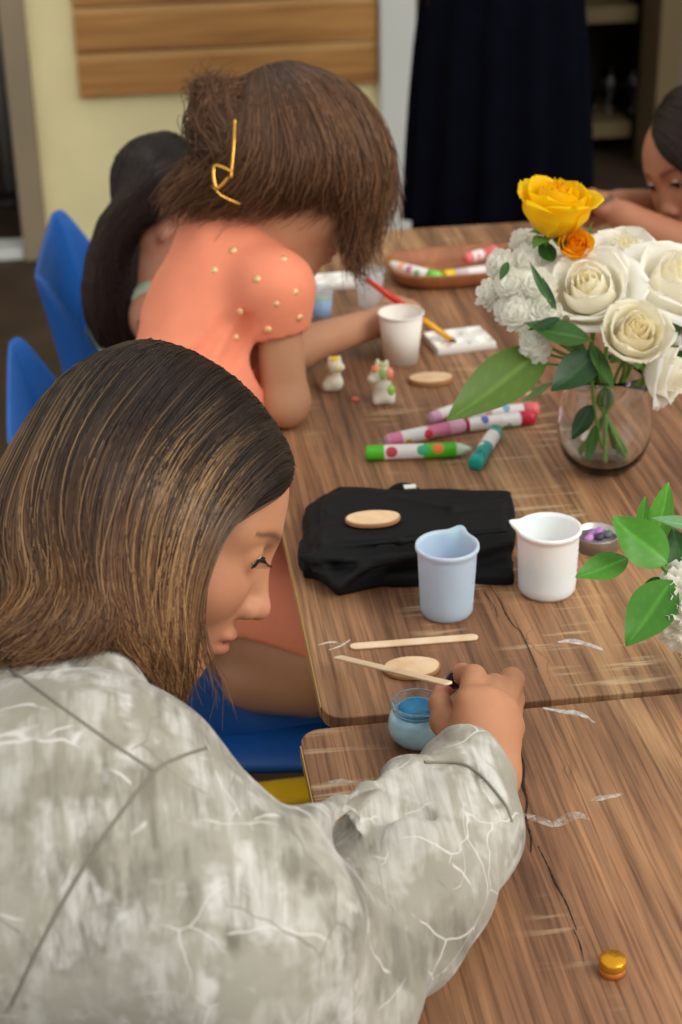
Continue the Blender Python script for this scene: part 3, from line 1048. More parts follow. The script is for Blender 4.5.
# black cloth folded flat
def black_cloth():
    cor = [onz(296, 575), onz(296, 505), onz(335, 488), onz(510, 488), onz(520, 520), onz(516, 580), onz(440, 585), onz(335, 594)]
    lo = np.min(cor, 0) - 0.03; hi = np.max(cor, 0) + 0.03
    fd = Field(axis(lo[0], hi[0], 0.0018), axis(lo[1], hi[1], 0.0018), axis(0.742, 0.80, 0.0012))
    P = lambda x, y, zz: np.array([*onz(x, y, zz)[:2], zz])
    # layers of the folded garment, each a soft slab
    fd.poly([P(*q, 0.758) for q in ((302, 572), (512, 576), (514, 500), (332, 496), (303, 520))], 0.748, 0.766, 0.006)
    fd.poly([P(*q, 0.772) for q in ((312, 566), (470, 560), (515, 545), (512, 495), (338, 492), (306, 512))], 0.762, 0.780, 0.006, 0.003)
    fd.poly([P(*q, 0.782) for q in ((322, 545), (505, 530), (506, 492), (345, 490), (318, 510))], 0.774, 0.786, 0.005, 0.003)
    fd.poly([P(*q, 0.760) for q in ((298, 560), (338, 588), (384, 578), (400, 560), (330, 545), (300, 545))], 0.748, 0.770, 0.007, 0.004)
    fd.poly([P(*q, 0.758) for q in ((384, 580), (513, 578), (515, 560), (390, 562))], 0.748, 0.762, 0.005, 0.003)
    for pts, r in (([(300, 556, 0.772), (345, 560, 0.781), (420, 556, 0.783), (512, 545, 0.782)], 0.0030), ([(338, 586, 0.764), (362, 568, 0.775), (395, 560, 0.780)], 0.0035), ([(306, 562, 0.768), (325, 574, 0.768), (338, 587, 0.762)], 0.0035),
                   ([(322, 548, 0.782), (400, 541, 0.788), (506, 531, 0.787)], 0.0028), ([(332, 497, 0.781), (324, 515, 0.785), (321, 542, 0.784)], 0.003), ([(395, 500, 0.786), (452, 508, 0.7885), (504, 505, 0.786)], 0.0030)):
        fd.chain([P(*q) for q in pts], [r] * len(pts), 0.007)
    for pts, r in (([(318, 551, 0.786), (380, 550, 0.789), (470, 543, 0.789)], 0.003), ([(330, 566, 0.782), (380, 566, 0.786), (460, 562, 0.784)], 0.003), ([(345, 584, 0.770), (370, 574, 0.776), (400, 570, 0.778)], 0.0025),
                   ([(308, 548, 0.778), (320, 530, 0.786), (324, 512, 0.788)], 0.0025), ([(300, 566, 0.764), (318, 568, 0.772), (350, 570, 0.778)], 0.002)):
        fd.chain([P(*q) for q in pts], [r] * len(pts), 0.004, 's')
    V, F = fd.mesh(2)
    V[:, 2] = np.maximum(V[:, 2], Z0)
    N = normals(V, F)
    V = V + N * (vnoise(V, 70, 3) * 0.0014 + vnoise(V * [1, 1.6, 1], 160, 4) * 0.0006)[:, None]
    V[:, 2] = np.maximum(V[:, 2], Z0)
    m = Nodes('black_fabric')
    m.color(m.ramp(m.noise(m.coords(), 400, 3), [(0.3, srgb(9, 9, 10)), (0.7, srgb(17, 17, 18))]))
    m.b.inputs['Roughness'].default_value = 0.75
    m.b.inputs['Specular IOR Level'].default_value = 0.25
    t = thing('folded_cloth', (*onz(410, 540)[:2], Z0), 'crumpled black folded cloth lying on the far table near its edge', 'cloth')
    o = link_mesh('cloth', V, F, m.m, t)
    MB().tube(smooth_path([P(388, 494, 0.768), P(398, 487, 0.773), P(410, 488, 0.774), P(420, 494, 0.768)], 16), 0.006, 8, flat=0.4).build('strap', m.m, t)
    MB().box((-0.006, -0.004, 0), (0.006, 0.004, 0.001), org=P(410, 487, 0.781)).build('care_tag', M['white_plastic'], t, False)
    return max(V[:, 2])


black_cloth()
wood_slice('pale wooden oval lying on top of the black cloth', onz(373, 521, 0.789)[:2], 0.0265, 0.0150, 0.0045, z0=0.7885)

# ------------------------------------------------------------------ markers
def marker(label, a, b, body_c, cap_c, blobs, r=0.0075, cap_at=1, nib=False, z=None):
    """a = butt end, b = cap end, pixels on the table; blobs = colours of the printed wrap"""
    zc = (Z0 + r) if z is None else z
    A = onz(*a, zc); B = onz(*b, zc)
    L = np.linalg.norm(B - A); R = frame(B - A, (0, 0, 1))
    t = thing('marker_pen', A, label, 'marker')
    bm = plain('marker_barrel', srgb(*body_c), 0.35, var=0.02)
    cm = plain('marker_cap', srgb(*cap_c), 0.3, var=0.02)
    cl_ = L * (0.22 if not nib else 0.16)
    MB().lathe([(0.0004, 0.0), (r * 0.92, 0.0), (r, 0.0012), (r, L - cl_), (r * 0.8, L - cl_), (0.0004, L - cl_)], A, R, 24).build('barrel', bm, t)
    if nib:
        MB().lathe([(r * 0.9, L - cl_), (r * 0.78, L - cl_ * 0.6), (r * 0.4, L - cl_ * 0.2), (0.0004, L)], A, R, 20).build('clear_tip', plain('clear_tip', srgb(196, 222, 190), 0.3, var=0.02), t)
    else:
        MB().lathe([(0.0004, L - cl_ + 0.0002), (r * 1.06, L - cl_ + 0.0002), (r * 1.06, L - 0.003), (r * 0.9, L), (0.0004, L)], A, R, 24).build('cap', cm, t)
    MB().lathe([(0.0004, -0.0012), (r * 0.88, -0.0012), (r * 0.95, 0.0001), (0.0004, 0.0001)], A, R, 24).build('end_plug', cm, t)
    rr = np.random.default_rng(int(a[0] * 7 + a[1]))
    # printed wrap: coloured patches lying on the barrel
    MB().lathe([(r * 1.006, L * 0.16), (r * 1.006, L * 0.16 + (L - cl_ - L * 0.16) * 0.55)], A, R, 24, cap=False).build('printed_label', plain('label_paper', srgb(238, 232, 228), 0.5, var=0.02), t)
    for i, col in enumerate(blobs):
        z0 = L * 0.2 + (L - cl_ - L * 0.25) * (i + 0.2) / len(blobs)
        a0 = rr.uniform(20, 150)
        P = []
        for u in np.linspace(-1, 1, 8):
            row = []
            for v_ in np.linspace(-1, 1, 8):
                k_ = math.sqrt(max(0, 1 - 0.5 * v_ * v_)); l_ = math.sqrt(max(0, 1 - 0.5 * u * u))
                an = radians(a0) + u * k_ * 0.75; zz = z0 + v_ * l_ * L * 0.055
                row.append((r * 1.014 * cos(an), r * 1.014 * sin(an), zz))
            P.append(row)
        P = np.array(P) @ R.T + A
        MB().grid(P).build('print_motif', plain('print_motif', srgb(*col), 0.45, var=0.02), t)
    return t


marker('bright green marker with clear tip lying nearest the black cloth', (367, 453), (472, 449), (84, 196, 40), (70, 190, 40), [(200, 60, 80), (236, 236, 240), (60, 180, 130), (240, 130, 60)], 0.0082, nib=True)
marker('pink and orange patterned marker behind the green one', (388, 441), (464, 425), (228, 130, 168), (226, 168, 196), [(240, 170, 50), (236, 232, 236), (220, 50, 70), (120, 190, 120)], 0.0078)
marker('teal capped marker lying across towards the flower vase', (496, 431), (475, 464), (60, 160, 150), (16, 158, 146), [(230, 90, 70), (236, 190, 60), (238, 236, 230)], 0.0080)
marker('white marker with bold red cap under the big leaf', (468, 425), (534, 417), (240, 236, 236), (206, 36, 66), [(90, 110, 190), (214, 60, 70), (150, 200, 160)], 0.0078)
marker('white marker with salmon cap behind the red-capped one', (470, 414), (538, 409), (238, 226, 228), (232, 110, 112), [(224, 150, 170), (120, 170, 200)], 0.0075)
marker('pale pink marker end poking out left of the big leaf', (432, 418), (470, 404), (222, 170, 200), (216, 180, 206), [(230, 110, 150), (240, 220, 236)], 0.0070)

# ------------------------------------------------------------------ wooden tray with markers
c = onz(452, 276)[:2]
t = thing('wooden_tray', (*c, Z0), 'long oval wooden tray with markers in it at the far end', 'tray')
n = 56
rows = []
for k_, zz in ((0.02, 0.0), (0.80, 0.0), (0.93, 0.006), (1.0, 0.020), (1.005, 0.0225), (0.975, 0.0225), (0.95, 0.019), (0.88, 0.0085), (0.78, 0.005), (0.02, 0.005)):
    row = []
    for q in np.linspace(0, 2 * pi, n, endpoint=False):
        e = 0.62
        x = math.copysign(abs(cos(q)) ** e, cos(q)) * 0.098 * k_
        y = math.copysign(abs(sin(q)) ** e, sin(q)) * 0.062 * k_
        rt_ = radians(3)
        row.append((c[0] + 0.008 + x * cos(rt_) - y * sin(rt_), c[1] + x * sin(rt_) + y * cos(rt_), Z0 + zz))
    rows.append(row)
MB().grid(np.array(rows), cv=True, flip=True).build('tray_body', plank_wood('tray_wood', srgb(140, 84, 48), srgb(176, 112, 68), False), t)
zt = Z0 + 0.0135
marker('white marker with light green ends at the left of the tray', (392, 266), (440, 278), (232, 230, 222), (132, 226, 90), [(250, 170, 120), (200, 120, 160), (140, 190, 140)], 0.0080, z=zt)
marker('marker with yellow cap in the middle of the tray', (490, 270), (444, 276), (228, 214, 220), (240, 200, 40), [(220, 120, 150), (130, 180, 200), (240, 150, 110)], 0.0075, z=zt)
marker('salmon pink marker lying at the back of the tray', (466, 259), (496, 250), (236, 120, 116), (240, 116, 112), [(236, 150, 140)], 0.0075, z=zt + 0.010)

# ------------------------------------------------------------------ paint palettes
def palette(label, px, py, w, d, rot, cols, nx=3, ny=2):
    c = onz(px, py)[:2]
    t = thing('paint_palette', (*c, Z0), label, 'palette')
    Rz = np.array(Matrix.Rotation(rot, 3, 'Z'))
    u = np.linspace(-1, 1, 46); v = np.linspace(-1, 1, 34)
    P = np.zeros((46, 34, 3))
    for i, a_ in enumerate(u):
        for j, b_ in enumerate(v):
            x, y = a_ * w / 2, b_ * d / 2
            h = 0.0085
            fx = ((a_ * 0.96 + 1) / 2 * nx) % 1 - 0.5; fy = ((b_ * 0.94 + 1) / 2 * ny) % 1 - 0.5
            q = math.sqrt((fx / 0.36) ** 2 + (fy / 0.36) ** 2)
            if abs(a_) < 0.96 and abs(b_) < 0.94 and q < 1:
                h -= 0.0055 * (1 - q ** 4)
            if abs(a_) > 0.97 or abs(b_) > 0.96:
                h = 0.0
            P[i, j] = (x, y, h)
    MB().grid(P @ Rz.T + np.array([*c, Z0])).build('tray', M['white_plastic'], t, solid=0.0012, angle=50)
    for i, col in enumerate(cols):
        fx = ((i % nx) + 0.5) / nx * 2 - 1; fy = ((i // nx) + 0.5) / ny * 2 - 1
        if col is None:
            continue
        org = Rz @ np.array([fx * w / 2 / 0.97, fy * d / 2 / 0.96, 0.0045]) + np.array([*c, Z0])
        MB().lathe([(0.0004, 0), (0.0075, 0), (0.006, 0.0012), (0.0004, 0.0015)], org, n=18).build('paint_dab', plain('paint_dab', srgb(*col), 0.3), t)
    return t


palette('white six-well paint palette beside the paper cup and yellow brush end', 459, 344, 0.078, 0.062, radians(8), [None, (226, 224, 232), None, (214, 220, 230), None, (232, 226, 220)])
palette('white paint palette lying behind the blue water cup', 342, 284, 0.080, 0.050, radians(4), [None, (200, 204, 210), None, None, None, None])

# blue water cup
c = onz(321, 322)[:2]
t = thing('water_cup', (*c, Z0), 'clear plastic cup of blue water beside the peach sleeve', 'cup')
clear = Nodes('clear_plastic'); clear.b.inputs['Base Color'].default_value = (0.85, 0.9, 0.93, 1); clear.b.inputs['Roughness'].default_value = 0.15; clear.b.inputs['Alpha'].default_value = 0.28
M['clear'] = clear.m
MB().lathe([(0.0005, 0.0), (0.0130, 0.0), (0.0165, 0.046), (0.0158, 0.046), (0.0124, 0.0015), (0.0005, 0.0015)], (*c, Z0), n=36).build('cup_wall', M['clear'], t)
MB().lathe([(0.0005, 0.0016), (0.0123, 0.0016), (0.0150, 0.033), (0.0005, 0.033)], (*c, Z0), n=36).build('water', plain('blue_water', srgb(112, 176, 222), 0.15, var=0.03), t)
MB().lathe([(0.0005, 0.0331), (0.0150, 0.0331), (0.0005, 0.0335)], (*c, Z0), n=30).build('water_scum', plain('green_scum', srgb(140, 200, 150), 0.3, var=0.2, scale=150), t)
c = onz(370, 306)[:2]
t = thing('clear_cup', (*c, Z0), 'small empty clear plastic cup behind the painting hand', 'cup')
MB().lathe([(0.0005, 0.0), (0.0150, 0.0), (0.0195, 0.050), (0.0188, 0.050), (0.0144, 0.0015), (0.0005, 0.0015)], (*c, Z0), n=36).build('cup_wall', M['clear'], t)
MB().tube([(c[0] + 0.0195 * cos(q), c[1] + 0.0195 * sin(q), Z0 + 0.050) for q in np.linspace(0, 2 * pi, 37)], 0.0011, 6).build('rim', M['clear'], t)

# ------------------------------------------------------------------ small plaster figurines
plaster = plain('plaster', srgb(226, 222, 202), 0.7, 0.2, var=0.03, scale=200)


def figurine(label, px, py, s_, parts, daubs):
    c = np.array([*onz(px, py)[:2], Z0])
    fd = Field(axis(c[0] - 0.03, c[0] + 0.03, 0.0009), axis(c[1] - 0.03, c[1] + 0.03, 0.0009), axis(Z0 - 0.004, Z0 + 0.066, 0.0009))
    for p, r in parts:
        fd.ell(c + np.array(p) * s_, np.array(r) * s_, None, 0.004)
    V, F = fd.mesh(1)
    V[:, 2] = np.maximum(V[:, 2], Z0)
    t = thing('plaster_figurine', c, label, 'figurine')
    link_mesh('body', V, F, plaster, t)
    for p, r, col in daubs:
        f2 = Field(*[axis(v - 0.016, v + 0.016, 0.0009) for v in c + np.array(p) * s_])
        f2.ell(c + np.array(p) * s_, np.array(r) * s_, None, 0.003)
        V, F = f2.mesh(1)
        link_mesh('painted_patch', V, F, plain('craft_paint', srgb(*col), 0.5), t)
    return t


figurine('small plaster animal figurine with yellow painted top by the elbow', 334, 390, 1.0,
         [((0, 0, 0.009), (0.0115, 0.0105, 0.011)), ((0.001, 0, 0.022), (0.0075, 0.007, 0.010)), ((0.001, -0.001, 0.031), (0.0095, 0.0085, 0.0085)), ((-0.009, -0.003, 0.006), (0.006, 0.006, 0.006)), ((0.009, -0.004, 0.029), (0.004, 0.004, 0.0035)), ((-0.004, 0, 0.039), (0.003, 0.0025, 0.0035)), ((0.006, 0, 0.039), (0.003, 0.0025, 0.0035))],
         [((0.001, 0, 0.0385), (0.007, 0.006, 0.0035), (232, 202, 40)), ((0.003, -0.005, 0.030), (0.006, 0.005, 0.006), (228, 214, 150))])
figurine('taller plaster animal figurine with pink and green painted mane', 383, 402, 1.0,
         [((0.001, 0, 0.008), (0.0135, 0.0115, 0.0105)), ((-0.001, 0, 0.022), (0.0105, 0.0095, 0.013)), ((-0.003, -0.001, 0.036), (0.0115, 0.0095, 0.0105)), ((-0.013, -0.004, 0.031), (0.006, 0.0055, 0.005)), ((-0.006, 0, 0.048), (0.003, 0.003, 0.006)), ((0.004, 0, 0.047), (0.003, 0.0025, 0.005)), ((-0.008, -0.006, 0.004), (0.005, 0.005, 0.005)), ((0.008, -0.007, 0.004), (0.005, 0.005, 0.005))],
         [((-0.008, -0.003, 0.0425), (0.006, 0.006, 0.005), (240, 156, 110)), ((-0.002, -0.007, 0.037), (0.006, 0.004, 0.008), (150, 184, 110)), ((0.006, -0.004, 0.036), (0.006, 0.006, 0.008), (244, 150, 128)), ((0.008, -0.005, 0.016), (0.005, 0.006, 0.007), (160, 206, 96)), ((-0.001, -0.001, 0.046), (0.006, 0.005, 0.004), (176, 190, 130))])
# ------------------------------------------------------------------ flowers
def petal_mat(name, sss=0.1, glow=0.5):
    m = Nodes(name)
    a = m.n('ShaderNodeVertexColor'); a.layer_name = 'Col'
    f = m.noise(m.coords(), 220, 3)
    m.color(m.mix(0.05, a.outputs[0], m.ramp(f, [(0.3, (0.6, 0.6, 0.55)), (0.7, (1, 1, 1))]), 'MULTIPLY'))
    i = m.b.inputs
    i['Roughness'].default_value = 0.55
    i['Specular IOR Level'].default_value = 0.25
    i['Subsurface Weight'].default_value = sss
    i['Subsurface Radius'].default_value = (1, 0.9, 0.7)
    i['Subsurface Scale'].default_value = 0.006
    if glow:
        tr = m.n('ShaderNodeBsdfTranslucent')
        m.link(a.outputs[0], tr.inputs[0])
        mx = m.n('ShaderNodeMixShader'); mx.inputs[0].default_value = glow
        m.link(m.b.outputs[0], mx.inputs[1]); m.link(tr.outputs[0], mx.inputs[2])
        m.link(mx.outputs[0], m.t.nodes['Material Output'].inputs[0])
    return m.m


M['petal'] = petal_mat('flower_petal')
M['leaf'] = petal_mat('leaf_green', 0.05, 0.18)
M['leaf'].node_tree.nodes['Principled BSDF'].inputs['Roughness'].default_value = 0.42
M['leaf'].node_tree.nodes['Principled BSDF'].inputs['Specular IOR Level'].default_value = 0.4
M['stem'] = plain('flower_stem', srgb(98, 140, 56), 0.5, var=0.1, scale=90)
lin = lambda *c: np.array(srgb(*c)[:3])


class Patches:
    def __init__(s):
        s.v, s.f, s.c, s.k = [], [], [], 0

    def add(s, P, col):
        nu, nv = P.shape[:2]
        idx = np.arange(nu * nv).reshape(nu, nv) + s.k
        s.f.append(np.stack([idx[:-1, :-1], idx[1:, :-1], idx[1:, 1:], idx[:-1, 1:]], -1).reshape(-1, 4))
        s.v.append(P.reshape(-1, 3)); s.c.append(np.broadcast_to(col, (nu, nv, 3)).reshape(-1, 3)); s.k += nu * nv

    def build(s, name, mat, parent, thick=0.0006):
        C_ = np.vstack(s.c); A = np.ones((len(C_), 4)); A[:, :3] = C_
        o = link_mesh(name, np.vstack(s.v), np.vstack(s.f), mat, parent, True, None, A)
        if thick:
            md = o.modifiers.new('solid', 'SOLIDIFY'); md.thickness = thick; md.offset = 0
        return o


def rose_bloom(c, ax, R, core, outer, seed, open_=1.0, parent=None, hint=(1, 0, 0), hgt=1.28, cup=0.0):
    """c = base of the bloom, ax = where it faces, R = radius of the open flower"""
    r_ = np.random.default_rng(seed)
    Fm = frame(ax, hint)
    pt = Patches()
    H_ = R * hgt
    layers = [(0.13, 0.98, 2, 2.3, -0.22), (0.25, 1.02, 3, 1.7, -0.16), (0.38, 1.02, 3, 1.5, -0.08), (0.53, 1.0, 3, 1.4, 0.06), (0.70, 0.93, 4, 1.15, 0.36 * open_), (0.86, 0.80, 5, 0.92, 0.80 * open_)]
    layers = [(a_, h_ * (1 - cup) + 0.97 * cup, n_, w_, f_) for a_, h_, n_, w_, f_ in layers]
    for k, (rk, hk, n, hw, flare) in enumerate(layers):
        for j in range(n):
            ph = 2 * pi * (j + 0.37 * k) / n + r_.normal(0, 0.12)
            hw_ = hw * r_.uniform(0.92, 1.1); h_ = hk * r_.uniform(0.94, 1.04); fl = flare * r_.uniform(0.8, 1.25)
            u = np.linspace(-1, 1, 15)[:, None]; v = np.linspace(0, 1, 15)[None, :]
            wid = np.clip(1 - np.clip((v - 0.55) / 0.45, 0, 1) ** 2.6, 0, 1) ** 0.5 * (0.55 + 0.45 * np.clip(v / 0.4, 0, 1))
            wid = np.maximum(wid, 0.12)
            an = ph + u * hw_ * wid
            bell = np.clip(v / 0.45, 0, 1) ** 0.55
            rr = R * rk * (0.16 + 0.84 * bell) * (1.0 - 0.16 * np.clip((v - 0.5) / 0.5, 0, 1) * (1 if flare < 0.1 else 0))
            cur = np.clip((v - 0.55) / 0.45, 0, 1)
            rr = rr + R * fl * 0.38 * cur ** 1.7 + R * 0.07 * (u ** 2) * cur * (1 if flare > 0.1 else 0.3)
            rr = rr + R * 0.05 * (j % 2) * bell
            zz = H_ * (h_ * v ** 0.85) - R * fl * 0.32 * cur ** 2.4 - R * 0.05 * np.abs(u) ** 3
            rr = rr + R * 0.025 * np.sin(3.3 * u + ph * 3 + k) * v
            zz = zz + R * 0.03 * np.sin(5 * u + ph * 5) * v ** 2
            # a pinched tip on the outer petals
            if flare > 0.3:
                rr = rr + R * 0.10 * np.exp(-(u / 0.3) ** 2) * cur ** 2
            P = np.stack([rr * np.cos(an), rr * np.sin(an), zz + 0 * an], -1)
            t_ = np.clip(0.15 + 0.85 * (k / 5.0), 0, 1)
            col = core * (1 - t_) + outer * t_
            cc = col * (0.92 + 0.08 * v[..., None]) + 0 * u[..., None]
            green = np.clip(1 - v / 0.25, 0, 1)[..., None] * 0.35 + 0 * u[..., None]
            cc = cc * (1 - green) + green * np.array(lin(206, 214, 140))
            pt.add(P @ Fm.T + c, cc)
    return pt.build('bloom', M['petal'], parent, 0)


def sepals(c, ax, R, parent, n=5):
    Fm = frame(ax)
    pt = Patches()
    for j in range(n):
        an = 2 * pi * j / n
        v = np.linspace(0, 1, 9)[None, :]; u = np.linspace(-1, 1, 5)[:, None]
        w = 0.22 * np.sin(pi * np.clip(v * 0.92 + 0.06, 0, 1)) * R
        rr = R * (0.12 + 0.62 * v ** 0.8); zz = R * (-0.02 + 0.28 * v - 0.45 * v ** 2.5)
        P = np.stack([rr * cos(an) - u * w * sin(an), rr * sin(an) + u * w * cos(an), zz + 0 * u], -1)
        pt.add(P @ Fm.T + c, lin(96, 136, 52))
    pt.build('sepals', M['leaf'], parent, 0)


def leaf_patch(pt, base, tip, w, nrm, col, bend=0.0, fold=0.18, rib=None):
    base = np.asarray(base, float); tip = np.asarray(tip, float)
    d = tip - base; L = np.linalg.norm(d); d = d / L
    nrm = np.asarray(nrm, float); nrm = norm(nrm - d * np.dot(nrm, d)); s_ = np.cross(nrm, d)
    v = np.linspace(0, 1, 22)[None, :]; u = np.linspace(-1, 1, 13)[:, None]
    wid = w / 2 * (np.sin(pi * v ** 0.82) ** 0.85 + 0.02) * (1 - 0.15 * v)
    ribs = np.abs(np.sin((v * 7 - np.abs(u) * 1.3) * pi))
    h = fold * np.abs(u) * wid + bend * L * np.sin(pi * v * 0.9) * -1 + 0.03 * w * np.sin(7 * v + 2 * u) - 0.012 * w * (1 - ribs) * (np.abs(u) > 0.1)
    P = base + d * (v[..., None] * L) + s_ * (u * wid)[..., None] + nrm * h[..., None]
    rib = col * 1.55 + 0.02 if rib is None else rib
    m = np.exp(-(u / 0.09) ** 2) * (1 - 0.6 * v) + 0.22 * (ribs < 0.16) * (np.abs(u) < 0.85)
    m = np.clip(m, 0, 1)[..., None]
    C_ = col * (1 - m) + rib * m
    pt.add(P, C_)


def stem_tube(pts, r, parent, name='stem'):
    P = smooth_path(pts, 24)
    return MB().tube(P, [r, r * 0.9], 10).build(name, M['stem'], parent)


def pompon(c, ax, R, col, seed, parent, n=110, name='bloom', w=0.34, dome=1.0):
    """many narrow petals over a dome"""
    r_ = np.random.default_rng(seed)
    Fm = frame(ax)
    pt = Patches()
    for i in range(n):
        q = (i + 0.5) / n
        th = math.acos(1 - q * (1 + 0.35 * dome)) if dome else q
        an = i * 2.39996 + r_.normal(0, 0.1)
        d = np.array([sin(th) * cos(an), sin(th) * sin(an), cos(th)])
        side = norm(np.cross((0, 0, 1), d) + 1e-6); up_ = np.cross(d, side)
        L = R * r_.uniform(0.84, 1.08) * (0.75 + 0.25 * sin(th))
        v = np.linspace(0, 1, 6)[None, :, None]; u = np.linspace(-1, 1, 3)[:, None, None]
        wd = R * w * 0.5 * (0.35 + 0.65 * np.sin(pi * np.clip(v * 0.8 + 0.12, 0, 1)))
        P = d * (L * (0.25 + 0.75 * v)) + side * (u * wd) + up_ * (R * 0.16 * (v ** 2) * r_.uniform(0.2, 1.0) - R * 0.05 * u * u) * 1.0
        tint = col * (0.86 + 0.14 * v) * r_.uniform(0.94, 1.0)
        pt.add(P @ Fm.T + c, tint + 0 * u)
    th = np.linspace(0.001, pi - 0.001, 12)[:, None]; an = np.linspace(0, 2 * pi, 17)[None, :]
    P = R * 0.70 * np.stack([np.sin(th) * np.cos(an), np.sin(th) * np.sin(an), np.cos(th) * 0.92 + 0 * an], -1)
    pt.add(P @ Fm.T + c, col)
    return pt.build(name, M['petal'], parent, 0)


# ---- the tumbler vase
VB = np.array([*onz(602, 467)[:2], Z0])
def tumbler(base, label, k=1.0):
    t = thing('glass_vase', base, label, 'vase')
    out = [(0.0005, 0.0), (0.020, 0.0), (0.030, 0.004), (0.040, 0.016), (0.0455, 0.034), (0.0462, 0.046), (0.0440, 0.066), (0.0405, 0.086), (0.0375, 0.104)]
    inn = [(0.0368, 0.1045), (0.0362, 0.104), (0.0392, 0.086), (0.0427, 0.066), (0.0448, 0.046), (0.0440, 0.034), (0.0385, 0.018), (0.028, 0.008), (0.018, 0.006), (0.0005, 0.006)]
    MB().lathe([(r * k, zz * k) for r, zz in out + inn], base, n=64).build('glass_wall', M['glass'], t)
    return t


tumbler(VB, 'round clear glass tumbler vase holding the rose bouquet', 1.07)
MOUTH = VB + np.array([0, 0, 0.10])
FOOT = VB + np.array([0, 0, 0.012])
CAMD = -FW
white_core, white_out = lin(253, 246, 216), lin(254, 253, 247)


def into_vase(head, ax, k, rad=0.030):
    """path of a stem from a bloom through the vase mouth to its foot"""
    a = radians(k)
    m = MOUTH + np.array([cos(a), sin(a), 0]) * rad * 0.75
    f = FOOT - np.array([cos(a), sin(a), 0]) * rad * 0.85
    f[2] += 0.004
    h = np.asarray(head)
    return [h, h - norm(ax) * 0.022, m + np.array([0, 0, 0.012]), (m + f) / 2, f]


def rose(label, px, py, d, R, ax, core, outer, seed, k, open_=1.0, name='white_rose', hgt=1.28, cup=0.0):
    c = at(px, py, d)
    ax = norm(ax)
    base = c - ax * R * 0.7
    t = thing(name, base, label, 'flower')
    rose_bloom(base, ax, R, core, outer, seed, open_, t, hgt=hgt, cup=cup)
    sepals(base, ax, R, t)
    stem_tube(into_vase(base + ax * 0.002, ax, k), 0.0026, t)
    return t


UPV = np.array([0, 0, 1.0])
rose('biggest open white rose facing forward below the small yellow rosebud', 590, 290, 1.630, 0.044, CAMD * 0.75 + UPV * 0.5 - RT * 0.25, white_core, white_out, 11, 200, 0.95)
rose('white rose at the upper back of the bouquet, right of the yellow bud', 624, 259, 1.70, 0.040, CAMD * 0.35 + UPV * 0.9 + RT * 0.1, white_core, white_out, 12, 80, 0.9)
rose('open white rose at the right side of the bouquet, cut by the picture edge', 674, 283, 1.650, 0.046, CAMD * 0.6 + UPV * 0.65 + RT * 0.25, white_core, white_out, 13, 0, 1.0)
rose('small half-open creamy white rose above the vase mouth', 634, 336, 1.600, 0.031, CAMD * 0.8 + UPV * 0.45 + RT * 0.1, lin(248, 236, 190), lin(248, 244, 226), 14, 300, 0.5, hgt=1.5, cup=0.4)
rose('drooping white rose low on the right of the vase mouth', 668, 372, 1.640, 0.032, CAMD * 0.5 - UPV * 0.25 + RT * 0.8, white_core, white_out, 15, 340, 1.0)
rose('tall bright yellow rose at the top of the bouquet', 556, 212, 1.640, 0.036, UPV * 1.0 + CAMD * 0.12 + RT * 0.12, lin(250, 196, 10), lin(254, 220, 20), 16, 140, 0.8, 'yellow_rose', 1.55, 0.85)
rose('small orange-yellow rosebud between yellow rose and white roses', 575, 247, 1.640, 0.0165, CAMD * 0.8 + UPV * 0.6, lin(240, 150, 10), lin(248, 186, 24), 17, 170, 0.4, 'yellow_rose', 1.5, 0.6)

mums = [(527, 262, 1.66, 0.022, -0.3), (546, 248, 1.69, 0.018, 0.0), (498, 262, 1.66, 0.017, -0.9), (487, 292, 1.655, 0.017, -1.3), (512, 284, 1.635, 0.020, -0.5), (537, 285, 1.625, 0.021, -0.1), (517, 312, 1.62, 0.019, -0.7), (533, 338, 1.615, 0.017, -0.5),
        (547, 312, 1.615, 0.018, 0.1), (505, 308, 1.64, 0.016, -1.1), (523, 240, 1.69, 0.016, -0.4), (538, 348, 1.62, 0.014, -0.3)]
for i, (px, py, d, R, sx) in enumerate(mums):
    c = at(px, py, d); ax = norm(CAMD * 0.6 + UPV * 0.55 + RT * sx)
    t = thing('white_chrysanthemum', c - ax * R * 0.3, 'small white chrysanthemum in the cluster left of the roses', 'flower', 'white chrysanthemums left of the roses')
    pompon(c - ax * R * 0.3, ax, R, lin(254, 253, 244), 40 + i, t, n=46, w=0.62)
    MB().lathe([(0.0005, -0.004), (R * 0.35, -0.002), (R * 0.42, 0.003), (0.0005, 0.004)], c - ax * R * 0.35, frame(ax), 16).build('calyx', M['leaf'] if False else M['stem'], t)
    stem_tube(into_vase(c - ax * R * 0.3, ax, 150 + 6 * i, 0.02), 0.0014, t)


def sprig(label, leaves, k, name='leaf_sprig', stem_top=None, paths=None, group=None):
    """leaves = (base pixel+dist, tip pixel+dist, width, normal, colour, bend)"""
    b0 = at(*leaves[0][0])
    t = thing(name, b0, label, 'foliage', group)
    for lf in leaves:
        pt = Patches()
        leaf_patch(pt, at(*lf[0]), at(*lf[1]), lf[2], lf[3], lf[4], lf[5])
        pt.build('leaf', M['leaf'], t, 0)
    path = into_vase(b0, norm(b0 - MOUTH), k, 0.022) if paths is None else paths
    stem_tube(path, 0.0018, t)
    return t


